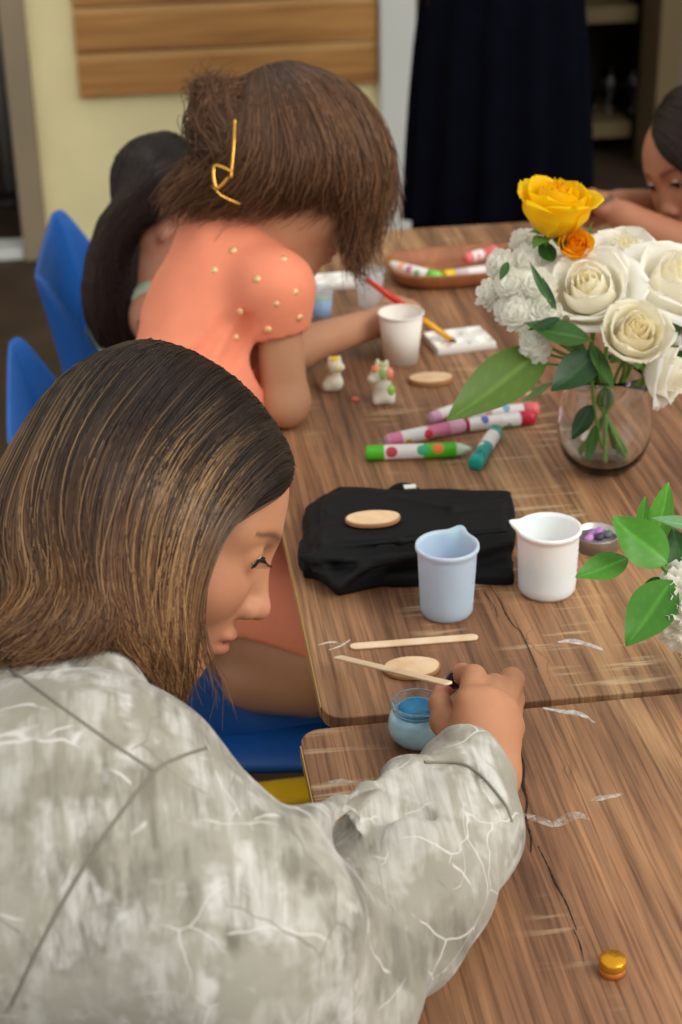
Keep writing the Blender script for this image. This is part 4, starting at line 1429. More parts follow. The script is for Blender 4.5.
g1, g2, g3, g4 = lin(88, 118, 40), lin(48, 88, 32), lin(30, 66, 26), lin(84, 150, 44)
sprig('large pale green leaf stretching left over the markers', [((548, 346, 1.63), (446, 421, 1.60), 0.054, CAMD * 0.7 + UPV * 0.6, g1, 0.03)], 190)
sprig('dark green leaves spreading below the biggest white rose', [((590, 340, 1.60), (524, 322, 1.60), 0.034, CAMD * 0.5 + UPV * 0.9, g2, 0.04), ((598, 352, 1.60), (551, 391, 1.585), 0.036, CAMD * 0.9 + UPV * 0.3 - RT * 0.2, g3, 0.05), ((592, 345, 1.6), (614, 388, 1.585), 0.020, CAMD * 0.8 + RT * 0.5, g2, 0.05)], 220)
sprig('dark leaves between the white roses on the right', [((655, 340, 1.64), (684, 322, 1.63), 0.026, CAMD * 0.8 + UPV * 0.4, g2, 0.03), ((660, 350, 1.65), (690, 368, 1.63), 0.030, CAMD * 0.8 + UPV * 0.4, g3, 0.03), ((622, 300, 1.68), (634, 276, 1.67), 0.02, CAMD * 0.8, g2, 0.03)], 20)
sprig('thin green leaflets among the chrysanthemums', [((548, 300, 1.60), (530, 262, 1.60), 0.008, CAMD, g2, 0.04), ((556, 310, 1.60), (542, 276, 1.60), 0.007, CAMD, g3, 0.04), ((552, 262, 1.64), (541, 238, 1.66), 0.018, CAMD + UPV * 0.4, g2, 0.04), ((508, 262, 1.63), (500, 280, 1.63), 0.009, CAMD, g2, 0.02), ((578, 262, 1.64), (592, 222, 1.66), 0.006, CAMD - RT * 0.5, g1, 0.03), ((560, 318, 1.60), (528, 330, 1.60), 0.010, CAMD + UPV * 0.4, g3, 0.03)], 160)
sprig('small leaves hanging inside the glass vase', [((592, 405, 1.70), (572, 440, 1.70), 0.020, CAMD, g3, 0.03), ((596, 425, 1.70), (588, 462, 1.71), 0.014, CAMD + RT * 0.3, g2, 0.04)], 250, paths=[at(592, 380, 1.69), at(594, 405, 1.70), at(600, 440, 1.72), FOOT + np.array([0.004, 0.004, 0.004])])
sprig('pale green leaf tip behind the salmon-capped marker', [((552, 384, 1.66), (520, 402, 1.70), 0.016, CAMD * 0.6 + UPV * 0.7, lin(112, 158, 96), 0.02)], 185)

# ---- second bouquet, mostly out of the picture on the right
V2 = np.array([*onz(748, 700)[:2], Z0])
tumbler(V2, 'second clear glass vase at the right picture edge under the white bloom', 0.9)
top2 = V2 + np.array([0, 0, 0.09])
foot2 = V2 + np.array([0.004, 0, 0.012])
t = thing('white_hydrangea', at(702, 612, 1.24), 'fluffy white bloom cut by the right picture edge on the nearer bouquet', 'flower')
pc = at(704, 608, 1.24)
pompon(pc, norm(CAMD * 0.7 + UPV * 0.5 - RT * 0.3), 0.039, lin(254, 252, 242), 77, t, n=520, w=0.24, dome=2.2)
fd = Field(*[axis(v - 0.034, v + 0.034, 0.0016) for v in pc]); fd.ell(pc, (0.027, 0.027, 0.027))
V, F = fd.mesh(1)
link_mesh('bloom_heart', V, F, plain('bloom_heart', srgb(253, 252, 246), 0.8, 0.1, var=0.01), t)
stem_tube([pc, pc - UPV * 0.03 + RT * 0.006, top2 - RT * 0.018, (top2 + foot2) / 2, foot2], 0.003, t)


def side_stem(b):
    return [b, (b + top2) / 2 + UPV * 0.006, top2, (top2 + foot2) / 2, foot2]


g5 = lin(74, 140, 34)
leaves2 = [((668, 563, 1.235), (612, 517, 1.225), 0.035, CAMD * 0.85 + UPV * 0.4 - RT * 0.2, g5, 0.04), ((628, 558, 1.245), (575, 577, 1.235), 0.024, CAMD * 0.6 + UPV * 0.8, g5, 0.04), ((655, 545, 1.255), (668, 482, 1.26), 0.022, CAMD * 0.8 - RT * 0.5, lin(92, 160, 44), 0.03),
           ((641, 530, 1.26), (645, 496, 1.265), 0.010, CAMD * 0.8 - RT * 0.4, g5, 0.02), ((672, 580, 1.225), (626, 646, 1.215), 0.036, CAMD * 0.9 + UPV * 0.2 - RT * 0.3, lin(66, 128, 34), 0.05), ((712, 528, 1.24), (650, 517, 1.235), 0.016, CAMD * 0.3 + UPV * 1.0, lin(104, 150, 100), 0.03),
           ((690, 580, 1.25), (672, 528, 1.255), 0.03, CAMD, lin(40, 90, 26), 0.03), ((664, 580, 1.25), (640, 592, 1.25), 0.012, CAMD, lin(46, 96, 28), 0.02)]
t = thing('leafy_branch', at(690, 570, 1.25), 'bright green leafy branch reaching in from the right edge beside the white cup', 'foliage')
for lf in leaves2:
    pt = Patches(); leaf_patch(pt, at(*lf[0]), at(*lf[1]), lf[2], lf[3], lf[4], lf[5]); pt.build('leaf', M['leaf'], t, 0)
b = at(640, 535, 1.255)
stem_tube([b, at(662, 566, 1.245), at(686, 586, 1.25), top2 - RT * 0.01, (top2 + foot2) / 2 + RT * 0.004, foot2 + RT * 0.004], 0.0018, t)
stem_tube([at(628, 558, 1.245), at(650, 562, 1.245), at(664, 568, 1.245)], 0.0012, t, 'side_stem')
# ------------------------------------------------------------------ people
def skin_mat(name, col, rough=0.48):
    m = Nodes(name)
    a = m.n('ShaderNodeVertexColor'); a.layer_name = 'Col'
    v = m.coords()
    f = m.noise(v, 28, 4, 0.6)
    c = m.mix(0.5, a.outputs[0], m.ramp(f, [(0.3, (0.86, 0.80, 0.78)), (0.7, (1.0, 1.0, 1.0))]), 'MULTIPLY')
    f2 = m.noise(v, 900, 2)
    c = m.mix(0.16, c, m.ramp(f2, [(0.35, (0.7, 0.62, 0.58)), (0.6, (1, 1, 1))]), 'MULTIPLY')
    m.color(c)
    i = m.b.inputs
    i['Roughness'].default_value = rough
    i['Specular IOR Level'].default_value = 0.38
    i['Subsurface Weight'].default_value = 0.18
    i['Subsurface Radius'].default_value = (1, 0.45, 0.25)
    i['Subsurface Scale'].default_value = 0.006
    m.bump(m.noise(v, 700, 3), 0.08, 0.0006)
    return m.m


def hair_mat(name, rough=0.38, spec=0.28):
    m = Nodes(name)
    a = m.n('ShaderNodeVertexColor'); a.layer_name = 'Col'
    m.color(a.outputs[0])
    m.b.inputs['Roughness'].default_value = rough
    m.b.inputs['Specular IOR Level'].default_value = spec
    return m.m


M['hair'] = hair_mat('hair_strand')
M['eye_white'] = plain('eye_white', srgb(226, 218, 208), 0.2, var=0.01)
M['iris'] = plain('dark_iris', srgb(40, 24, 16), 0.12, var=0.02)
M['lash'] = plain('dark_lash', srgb(22, 16, 14), 0.6)
depth = lambda P: float(np.dot(np.asarray(P) - EYE, FW))


def skin_attr(V, base, H=None, lips=None, brow=None, blush=None):
    A = np.ones((len(V), 4)); A[:, :3] = base
    if H is not None:
        L = H.inv(V)
        if lips is not None:
            w = np.exp(-((np.abs(L[:, 2] + 0.0622) / 0.0105) ** 4)) * np.exp(-((np.abs(L[:, 1]) / 0.023) ** 4)) * (L[:, 0] > 0.075)
            A[:, :3] = A[:, :3] * (1 - w[:, None] * 0.85) + lips * w[:, None] * 0.85
        if brow is not None:
            y = np.abs(L[:, 1]); arc = 0.0300 + 0.004 * np.sin(np.clip((y - 0.012) / 0.036, 0, 1) * pi * 0.8)
            w = np.exp(-((L[:, 2] - arc) / (0.0042 * np.interp(y, [0.012, 0.03, 0.052], [1.0, 0.9, 0.4]))) ** 2) * (y > 0.011) * (y < 0.054) * (L[:, 0] > 0.04)
            A[:, :3] = A[:, :3] * (1 - w[:, None] * 0.8) + brow * w[:, None] * 0.8
        if blush is not None:
            w = np.exp(-(((L - np.array([0.07, 0, -0.03])) * [1, 0, 1] / [0.05, 1, 0.03]) ** 2).sum(1)) * (np.abs(L[:, 1]) > 0.02) * 0.35
            w = w + 0.5 * np.exp(-(((L - np.array([0.113, 0, -0.028])) / 0.014) ** 2).sum(1))
            A[:, :3] = A[:, :3] * (1 - w[:, None]) + blush * w[:, None]
    return A


def eye_part(H, s, parent, lashes=True):
    """eyeball and lashes of one eye"""
    c = H(0.0775, s * 0.031, 0.0115)
    R = H.R
    fwd = norm(H.R @ np.array([0.93, s * 0.10, -0.36]))
    Fm = frame(fwd, H.R[:, 2])
    r = 0.0123 * H.k
    prof = [(r * sin(a), r * cos(a)) for a in np.linspace(pi, 0.0001, 22)]
    mb = MB()
    mb.lathe([(max(x, 1e-4), z) for x, z in prof], c, Fm, 28)
    e = mb.build('eye', M['eye_white'], parent)
    mb = MB()
    mb.lathe([(max(r * 1.012 * sin(a), 1e-4), r * 1.012 * cos(a)) for a in np.linspace(0.66, 0.001, 8)], c, Fm, 24, cap=False)
    mb.build('iris', M['iris'], e)
    if lashes:
        mb = MB()
        arc = []
        for q in np.linspace(-1, 1, 15):
            arc.append(H(0.0905 - 0.010 * q * q + 0.0012, s * (0.031 + 0.0135 * q), 0.0145 - 0.0045 * q * q))
        mb.tube(smooth_path(arc, 30), [0.0006 * H.k, 0.0012 * H.k, 0.0007 * H.k], 6)
        for q in np.linspace(-0.85, 0.98, 16):
            b = np.array([0.0905 - 0.010 * q * q + 0.0014, 0.031 + 0.0135 * q, 0.0143 - 0.0045 * q * q])
            tip = b + np.array([0.0085, 0.0035 * q + 0.001, -0.0030 + 0.001 * abs(q)])
            mid = (b + tip) / 2 + np.array([0.0004, 0, -0.0012])
            mb.tube([H(p[0], s * p[1], p[2]) for p in (b, mid, tip)], [0.00042, 0.0003, 0.0001], 4)
        mb.build('eyelashes', M['lash'], e)
    return e


def surf(fd, px, py, d0=0.8, d1=2.6, off=0.0):
    """first point of the sculpted surface seen at pixel (px, py)"""
    ds = np.arange(d0, d1, 0.002)
    P = np.array([at(px, py, d) for d in ds])
    idx = [np.clip(np.searchsorted(a, P[:, q]), 0, len(a) - 1) for q, a in enumerate(fd.ax)]
    inside = np.ones(len(ds), bool)
    for q, a in enumerate(fd.ax):
        inside &= (P[:, q] > a[0]) & (P[:, q] < a[-1])
    v = np.where(inside, fd.d[idx[0], idx[1], idx[2]], 1.0)
    h = np.argmax(v < 0)
    return at(px, py, ds[h] + off) if (v < 0).any() else None


def surf_line(fd, pts, off=0.0, n=14):
    out = []
    for x, y in smooth_path([(x, y, 0) for x, y in pts], n)[:, :2]:
        p = surf(fd, x, y, off=off)
        if p is not None:
            out.append(p)
    return out


def hair_cap(name, guides, r, skull, mat_col, parent, step=0.004, k=0.02, M_=10, inset=0.0, centre=None):
    """solid mass of hair under the strands"""
    G = [smooth_path(g, M_) for g in guides]
    pts = np.vstack(G + [np.array([c for c, _, _ in skull])])
    lo, hi = pts.min(0) - 0.13, pts.max(0) + 0.13
    fd = Field(*[axis(a, b, step) for a, b in zip(lo, hi)])
    for c, rad, R in skull:
        fd.ell(c, rad, R, k)
    for i, g in enumerate(G):
        rr = np.interp(np.linspace(0, 1, M_), [0, 0.3, 0.8, 1], [r * 0.7, r, r * 0.85, r * 0.35])
        if centre is not None:
            d = norm(centre - g); g = g + d * (inset + rr[:, None])
        fd.chain(g, rr, k)
        if i + 1 < len(G):
            h = (g + (G[i + 1] if centre is None else G[i + 1] + norm(centre - G[i + 1]) * (inset + rr[:, None]))) / 2
            if np.linalg.norm(G[i][M_ // 2] - G[i + 1][M_ // 2]) < 0.09:
                fd.chain(h, rr, k)
    V, F = fd.mesh(2)
    A = np.ones((len(V), 4)); A[:, :3] = mat_col
    link_mesh(name, V, F, M['hair'], parent, True, None, A)
    return fd


# ================================================================== the woman in the foreground
def build_woman():
    H = Pose(at(152, 519, 1.22), img_dir(0.90, 0.435, 0.08), img_dir(0.435, -0.90, -0.10), 0.91)
    depth_hand = lambda px, py, z: onz(px, py, z)
    wrist = onz(484, 774, 0.806)
    elbow = onz(312, 1005, 0.800)
    r_sh = at(112, 850, 1.01)
    neck0 = at(62, 640, 1.155)
    l_sh = r_sh + np.array([-0.06, 0.31, -0.06])
    hip = np.array([-0.26, 1.07, 0.56])
    root = thing('person', (-0.26, 1.07, 0.0), 'woman with highlighted brown hair in pale grey patterned hoodie painting at the table', 'person')
    # --- body, one surface
    fine_h = [H.o[i] + np.array([-0.135, 0.135]) for i in range(3)]
    hp = np.array([onz(430, 660, 0.80), onz(530, 780, 0.80)])
    ax_ = []
    lo = [-0.40, 0.70, 0.50]; hi = [0.33, 1.32, 1.14]
    for i in range(3):
        fine = [(fine_h[i][0], fine_h[i][1], 0.0021)]
        if i == 0: fine.append((0.185, 0.275, 0.0019))
        if i == 1: fine.append((0.98, 1.10, 0.0019))
        if i == 2: fine.append((0.765, 0.85, 0.0019))
        ax_.append(axis(lo[i], hi[i], 0.006, fine))
    fd = Field(*ax_)
    sculpt_head(fd, H, True, (-1, 1))
    fd.cap(H(-0.035, 0, -0.05), neck0, 0.046, 0.048, 0.03)
    fd.chain([neck0, (neck0 + hip) / 2 + np.array([0, -0.02, 0.03]), hip], [0.048, 0.095, 0.115], 0.03)
    for s in (r_sh, l_sh):
        fd.cap(neck0 - np.array([0, 0, 0.03]), s, 0.05, 0.05, 0.03)
    fd.chain([r_sh, elbow, wrist], [0.045, 0.036, 0.024], 0.02)
    l_el = l_sh + np.array([-0.02, 0.04, -0.24]); l_wr = l_el + np.array([0.14, -0.14, -0.06])
    fd.chain([l_sh, l_el, l_wr], [0.045, 0.036, 0.026], 0.02)
    # right hand: palm, four curled fingers, thumb from the side of the palm
    J = lambda *p: onz(*p)
    mc = dict(i=J(470, 704, 0.829), m=J(487, 703, 0.828), r=J(501, 710, 0.819), p=J(508, 728, 0.806))
    palm = J(482, 732, 0.812)
    fd.cap(wrist, palm, 0.0225, 0.024, 0.012)
    fd.cap(wrist, J(496, 742, 0.808), 0.0215, 0.018, 0.012)
    for q in 'imrp':
        fd.cap(palm, mc[q], 0.017, 0.0118, 0.012)
    fd.chain([mc['i'], J(474, 677, 0.826), J(462, 674, 0.812), J(449, 686, 0.800)], [0.0108, 0.0092, 0.0080, 0.0066], 0.004)
    fd.chain([mc['m'], J(494, 686, 0.814), J(484, 688, 0.792), J(470, 694, 0.786)], [0.0108, 0.0092, 0.0080, 0.0072], 0.004)
    fd.chain([mc['r'], J(512, 680, 0.806), J(502, 690, 0.782), J(486, 700, 0.779)], [0.0108, 0.0096, 0.0082, 0.0075], 0.004)
    fd.chain([mc['p'], J(513, 700, 0.794), J(506, 708, 0.775), J(494, 716, 0.772)], [0.0100, 0.0088, 0.0074, 0.0068], 0.004)
    fd.chain([J(464, 750, 0.806), J(444, 722, 0.803), J(440, 704, 0.801), J(442, 688, 0.797)], [0.0145, 0.0098, 0.0082, 0.0062], 0.006)
    V, F = fd.mesh(2)
    base = lin(190, 135, 100)
    A = skin_attr(V, base, H, lin(178, 104, 92), lin(70, 46, 36), lin(214, 140, 112))
    # the hand is a little rosier at the fingertips
    w = np.exp(-(((V - J(444, 690, 0.80)) / 0.016) ** 2).sum(1))[:, None] * 0.6
    A[:, :3] = A[:, :3] * (1 - w) + lin(214, 138, 118) * w
    link_mesh('body', V, F, skin_mat('warm_skin', base), root, True, None, A)
    eye_part(H, -1, root)
    eye_part(H, 1, root)
    # dark painted nail of the index finger
    nc = J(455, 679, 0.807); nd = norm(J(449, 686, 0.800) - J(462, 674, 0.812))
    nf = Field(*[axis(v - 0.014, v + 0.014, 0.0007) for v in nc])
    Rn = frame(nd, -FW)
    nf.ell(nc - FW * 0.0048, np.array([0.0042, 0.0074, 0.0092]), Rn)
    Vn, Fn = nf.mesh(1)
    nm = Nodes('dark_nail_polish')
    nm.color(nm.ramp(nm.noise(nm.coords(), 260, 2, 0.5, 1.2), [(0.5, srgb(26, 18, 30)), (0.62, srgb(70, 48, 84)), (0.7, srgb(214, 204, 214))]))
    nm.b.inputs['Roughness'].default_value = 0.15; nm.b.inputs['Coat Weight'].default_value = 0.6
    tag(link_mesh('fingernail', Vn, Fn, nm.m, root), 'dark glossy painted fingernail')

    # --- hoodie
    hd = Field(axis(-0.50, 0.34, 0.0036, [(0.05, 0.32, 0.0026)]), axis(0.66, 1.40, 0.0036, [(0.74, 1.08, 0.0026)]), axis(0.46, 1.06, 0.0036, [(0.75, 0.96, 0.0026)]))
    cuff = onz(465, 776, 0.806)
    back = (neck0 + hip) / 2 + np.array([-0.05, -0.02, 0.05])
    hd.chain([neck0 + np.array([-0.03, -0.01, -0.075]), back, hip], [0.075, 0.150, 0.165], 0.06)
    hd.cap(neck0 + np.array([-0.03, -0.02, -0.075]), r_sh, 0.070, 0.084, 0.06)
    hd.cap(neck0 + np.array([-0.03, 0.01, -0.075]), l_sh, 0.06, 0.068, 0.05)
    hd.cap(r_sh + np.array([-0.05, 0, -0.02]), back + np.array([0.04, -0.06, -0.05]), 0.11, 0.14, 0.06)
    mid = at(230, 938, 0.985)
    hd.chain([r_sh, mid, elbow + np.array([0, 0, 0.006])], [0.084, 0.074, 0.053], 0.04)
    fm1 = onz(396, 888, 0.806); fm2 = onz(450, 826, 0.806)
    hd.chain([elbow + np.array([0, 0, 0.006]), fm1, fm2, cuff], [0.054, 0.055, 0.041, 0.0345], 0.03)
    hd.chain([l_sh, l_el + np.array([0, 0, 0]), l_wr], [0.07, 0.055, 0.04], 0.04)
    # hood lying on the shoulders
    hd.chain([at(-40, 690, 1.10), at(30, 684, 1.085), at(95, 682, 1.09), at(130, 695, 1.12)], [0.030, 0.028, 0.022, 0.014], 0.02)
    fa = norm(cuff - fm2)
    hd.ell(cuff + fa * 0.034, (0.050, 0.050, 0.034), frame(fa), 0.003, 's')
    # folds: ridges first, then creases, all laid on the cloth where it is
    for pts, r, off, k in (([(306, 824), (332, 806), (372, 786), (424, 774)], 0.015, 0.006, 0.012), ([(452, 738), (480, 750), (508, 780)], 0.006, 0.004, 0.010)):
        L = surf_line(hd, pts, off)
        if len(L) > 1:
            hd.chain(L, [r * (0.5 + 0.5 * sin(pi * (i + 0.5) / len(L))) for i in range(len(L))], k)
    for pts, r, off, k in (([(352, 822), (388, 808), (424, 812)], 0.0032, 0.0015, 0.010), ([(428, 762), (468, 768), (500, 805)], 0.0024, 0.0, 0.006)):
        L = surf_line(hd, pts, off, 30)
        if len(L) > 1:
            hd.chain(L, [r] * len(L), k, 's')
    # the cloth hangs open round the hand
    V, F = hd.mesh(2)
    N = normals(V, F)
    # soft gathers: folds run across the sleeve, slanting over the back, strongest round the elbow
    def gathers(P, d, f1, f2, seed):
        B = frame(d)
        return vnoise(np.stack([P @ B[:, 2] * f1, P @ B[:, 0] * f2, P @ B[:, 1] * f2], 1), 1.0, seed)
    nr = np.exp(-(np.linalg.norm(V - (elbow + np.array([0.03, 0.03, 0.02])), axis=1) / 0.15) ** 2)
    arm = gathers(V, wrist - elbow, 150, 26, 21); up_ = gathers(V, elbow - r_sh, 75, 20, 22)
    V = V + N * (vnoise(V, 24, 5) * 0.0030 + arm * 0.0042 * nr + up_ * 0.0034 * (1 - 0.5 * nr))[:, None]
    V = lap(lap(V, F, 0.4), F, 0.4)
    m = Nodes('hoodie_fabric')
    vv = m.coords()
    n1 = m.noise(vv, 7, 5, 0.6, 0.4)
    col = m.ramp(n1, [(0.30, srgb(132, 128, 113)), (0.45, srgb(150, 146, 131)), (0.6, srgb(160, 157, 143)), (0.75, srgb(142, 138, 124))])

    def loc(seed, rot=(0, 0, 0), sc=(1, 1, 1)):
        mp = m.n('ShaderNodeMapping'); mp.inputs['Location'].default_value = (seed, seed * 0.7, seed * 0.3); mp.inputs['Rotation'].default_value = rot; mp.inputs['Scale'].default_value = sc
        m.link(vv, mp.inputs[0]); return mp.outputs[0]

    def gate(fac, scale, a_, b_, seed, hi=1.0):
        g = m.n('ShaderNodeMath'); g.operation = 'MULTIPLY'; m.link(fac, g.inputs[0])
        m.link(m.ramp(m.noise(loc(seed), scale, 4, 0.6), [(a_, (0, 0, 0)), (b_, (hi, hi, hi))]), g.inputs[1]); return g.outputs[0]
    # brushed leaf-litter patches: streaks laid in several directions, each inside its own blotches
    for seed, rot, lo_, tone, sc_ in ((2, (0.3, 0.2, 0.7), 0.50, srgb(186, 184, 174), 11), (5, (0.9, -0.4, -0.5), 0.52, srgb(196, 194, 186), 13), (9, (-0.5, 0.8, 1.4), 0.54, srgb(112, 108, 96), 10), (13, (0.1, -0.9, 2.2), 0.54, srgb(206, 204, 197), 15), (17, (0.6, 0.5, 0.2), 0.55, srgb(118, 114, 101), 12)):
        st_ = m.noise(loc(seed, rot, (90, 9, 26)), 1.0, 4, 0.62, 0.3)
        col = m.mix(gate(m.ramp(st_, [(0.40, (0, 0, 0)), (0.62, (1, 1, 1))]), sc_, lo_, lo_ + 0.07, seed + 0.5, 0.9), col, tone)
    # a few thin twigs
    dn = m.n('ShaderNodeTexNoise'); dn.inputs['Scale'].default_value = 14; dn.inputs['Detail'].default_value = 3; m.link(vv, dn.inputs['Vector'])
    dm = m.n('ShaderNodeMix'); dm.data_type = 'RGBA'; dm.blend_type = 'LINEAR_LIGHT'; dm.inputs[0].default_value = 0.025
    m.link(vv, dm.inputs[6]); m.link(dn.outputs['Color'], dm.inputs[7])
    for scale, sc_, w, seed, tone in ((7, (1, 2.4, 1.3), 0.012, 3, srgb(206, 204, 197)), (9, (2.2, 1, 1.2), 0.009, 7, srgb(126, 122, 112)), (11, (1.6, 1, 2.4), 0.010, 11, srgb(206, 204, 197))):
        mp = m.n('ShaderNodeMapping'); mp.inputs['Rotation'].default_value = (0.4 * seed, 0.2, 0.3 * seed); mp.inputs['Scale'].default_value = sc_
        m.link(dm.outputs[2], mp.inputs[0])
        vo = m.n('ShaderNodeTexVoronoi'); vo.feature = 'DISTANCE_TO_EDGE'; vo.inputs['Scale'].default_value = scale; m.link(mp.outputs[0], vo.inputs['Vector'])
        col = m.mix(gate(m.ramp(vo.outputs['Distance'], [(w * 0.4, (1, 1, 1)), (w, (0, 0, 0))]), 12, 0.52, 0.56, seed, 0.85), col, tone)
    m.color(col)
    m.b.inputs['Roughness'].default_value = 0.9
    m.b.inputs['Specular IOR Level'].default_value = 0.15
    m.b.inputs['Sheen Weight'].default_value = 0.2
    m.bump(m.noise(vv, 900, 2), 0.25, 0.0008)
    hood = tag(link_mesh('hoodie', V, F, m.m, root), 'pale grey hoodie with washed branch pattern')
    # stitched seams lying on the finished cloth
    from mathutils.bvhtree import BVHTree
    tree = BVHTree.FromPolygons(V.tolist(), F.tolist())
    thread = plain('seam_thread', srgb(122, 118, 106), 0.9)
    for pts in ([(206, 748), (180, 757), (154, 772), (112, 825), (74, 883), (40, 945), (8, 1012)], [(0, 662), (60, 706), (110, 742), (154, 771)], [(424, 762), (468, 766), (502, 800), (512, 822)]):
        L = []
        for x, y in smooth_path([(x, y, 0) for x, y in pts], 50)[:, :2]:
            d = norm(at(x, y, 1.0) - EYE)
            h = tree.ray_cast(Vector(EYE), Vector(d))
            if h[0] is not None:
                L.append(np.array(h[0]))
        if len(L) > 3:
            P = np.array(L); P[1:-1] = 0.5 * P[1:-1] + 0.25 * (P[:-2] + P[2:])
            MB().tube(P, 0.0011, 6).build('seam', thread, hood)
    # trousers on the yellow chair
    tf = Field(axis(-0.46, 0.36, 0.008), axis(0.90, 1.45, 0.008), axis(0.0, 0.72, 0.008))
    for dy in (-0.09, 0.09):
        h0 = hip + np.array([0.02, dy, -0.02]); kn = np.array([0.20, 1.05 + dy * 1.0, 0.53]); an = np.array([0.17, 1.05 + dy * 1.0, 0.09])
        tf.chain([h0, kn, an], [0.085, 0.06, 0.042], 0.03)
        tf.ell(an + np.array([0.05, 0, -0.05]), (0.12, 0.042, 0.036), None, 0.02)
    V, F = tf.mesh(2)
    link_mesh('trousers', V, F, plain('dark_denim', srgb(44, 46, 56), 0.85), root)

    # --- hair
    G = [[(287, 481, 1.215), (273, 495, 1.175), (238, 512, 1.15), (206, 538, 1.135), (188, 590, 1.13), (182, 640, 1.13), (178, 692, 1.135)],
         [(280, 456, 1.21), (250, 484, 1.15), (216, 515, 1.125), (192, 556, 1.115), (178, 610, 1.115), (174, 655, 1.12), (172, 700, 1.13)],
         [(262, 428, 1.215), (225, 462, 1.14), (192, 504, 1.105), (168, 560, 1.095), (155, 612, 1.10), (156, 655, 1.105), (164, 698, 1.12)],
         [(240, 400, 1.22), (195, 440, 1.13), (162, 490, 1.095), (146, 556, 1.085), (142, 610, 1.09), (150, 650, 1.095), (163, 690, 1.11)],
         [(212, 375, 1.225), (165, 418, 1.13), (136, 475, 1.095), (120, 545, 1.085), (118, 600, 1.085), (132, 645, 1.09), (152, 678, 1.10)],
         [(185, 358, 1.23), (135, 402, 1.135), (106, 460, 1.10), (95, 525, 1.09), (106, 580, 1.085), (112, 620, 1.08), (98, 648, 1.07)],
         [(165, 350, 1.235), (108, 392, 1.15), (78, 450, 1.12), (70, 510, 1.11), (88, 560, 1.10), (92, 605, 1.085), (62, 645, 1.065), (20, 668, 1.05)],
         [(150, 347, 1.24), (88, 388, 1.17), (54, 442, 1.14), (38, 505, 1.13), (42, 555, 1.115), (62, 600, 1.09), (38, 640, 1.07), (-10, 660, 1.05)],
         [(138, 347, 1.245), (72, 388, 1.19), (34, 442, 1.165), (12, 505, 1.155), (4, 560, 1.14), (22, 605, 1.11), (0, 640, 1.085), (-40, 660, 1.07)],
         [(128, 350, 1.255), (58, 393, 1.22), (14, 450, 1.20), (-12, 510, 1.19), (-25, 565, 1.17), (-20, 610, 1.14), (-45, 650, 1.11)],
         [(128, 352, 1.265), (60, 395, 1.26), (14, 450, 1.25), (-20, 515, 1.24), (-40, 570, 1.22), (-50, 620, 1.19), (-70, 660, 1.15)]]
    far = [[(150, 350, 1.26), (95, 395, 1.30), (60, 460, 1.315), (40, 540, 1.31), (20, 610, 1.29), (0, 660, 1.26)],
           [(190, 362, 1.255), (160, 420, 1.315), (130, 490, 1.335), (95, 560, 1.33), (70, 630, 1.31), (50, 680, 1.28)],
           [(240, 402, 1.25), (220, 450, 1.305), (185, 510, 1.33), (150, 580, 1.325), (125, 640, 1.31), (110, 690, 1.29)],
           [(278, 455, 1.235), (256, 486, 1.285), (205, 525, 1.315), (150, 590, 1.315), (120, 650, 1.30), (105, 690, 1.29)]]
    W = lambda g: [at(*p) for p in g]
    tight = lambda g: [(150 + (x - 150) * 0.955, 520 + (y - 520) * 0.945, d) if y < 480 else (x, y, d) for x, y, d in g]
    G = [tight(g) for g in G]; far = [tight(g) for g in far]
    G = [[(g[0][0] + 16, g[0][1] + 8, g[0][2] + 0.05)] + g if i else g for i, g in enumerate(G)]
    near_g = [W(g) for g in G]; far_g = [W(g) for g in far]
    ctr = H(-0.012, 0, 0.03)
    skull = [(H(-0.016, 0, 0.044), np.array([0.100, 0.079, 0.087]) * 0.875, H.R)]
    dark, mid_, blond = lin(40, 28, 22), lin(112, 76, 48), lin(200, 158, 108)
    cap_ = hair_cap('hair_mass', near_g[1:] + far_g, 0.009, skull, lin(50, 36, 28), root, 0.004, 0.016, 12, 0.004, ctr)
    S, u, lock = guide_strands(near_g, 10500, 24, 0.0046, 0.0022, seed=3, cut=0.16, clump=0.45)
    r_ = np.random.default_rng(5)
    # stray outer layer: longer waves near the ends
    t_ = np.linspace(0, 1, 24)
    lockrand = r_.uniform(0, 1, lock.max() + 2)[lock]
    hz = np.interp(u, [0, 0.12, 0.22, 0.34, 0.44, 0.6, 0.72, 0.85, 1], [0.25, 0.5, 1.0, 0.9, 0.35, 0.6, 0.9, 0.8, 0.4])
    hl = (np.clip((lockrand - 0.66) / 0.3, 0, 1) * r_.uniform(0.2, 1.0, len(S)) + (r_.uniform(0, 1, len(S)) > 0.96) * 0.6) * hz
    hl = np.clip(hl, 0, 1)
    # locks wave together towards their ends
    lk = (u * 70).astype(int)
    wd = norm(r_.normal(size=(80, 3)))[lk]; wp = r_.uniform(0, 6.28, 80)[lk]; wf = r_.uniform(7, 12, 80)[lk]
    S = S + wd[:, None, :] * (0.0055 * (t_[None, :] ** 1.6) * np.sin(wf[:, None] * t_[None, :] + wp[:, None]))[..., None]
    S = push_out(push_out(S, cap_, extra=0.0006 * hl + 0.0016 * (lk % 2)), hd, 0.001, 0.006)
    hl = hl[:, None, None]
    tt = t_[None, :, None]
    tone = np.clip((tt - 0.34) / 0.5, 0, 1)
    cols = dark * (1 - tone) + mid_ * tone
    coarse = r_.uniform(0, 1, 64)[(u * 55).astype(int)]
    cols = cols * r_.uniform(0.6, 1.2, (len(S), 1, 1)) * (0.45 + 0.75 * coarse + 0.25 * lockrand)[:, None, None]
    hm = np.clip((tt - 0.22) / 0.22, 0, 1) * hl
    cols = cols * (1 - hm * 0.8) + blond * hm * 0.8
    strands('hair', S, r_.uniform(0.0004, 0.0007, len(S)), cols, M['hair'], root)
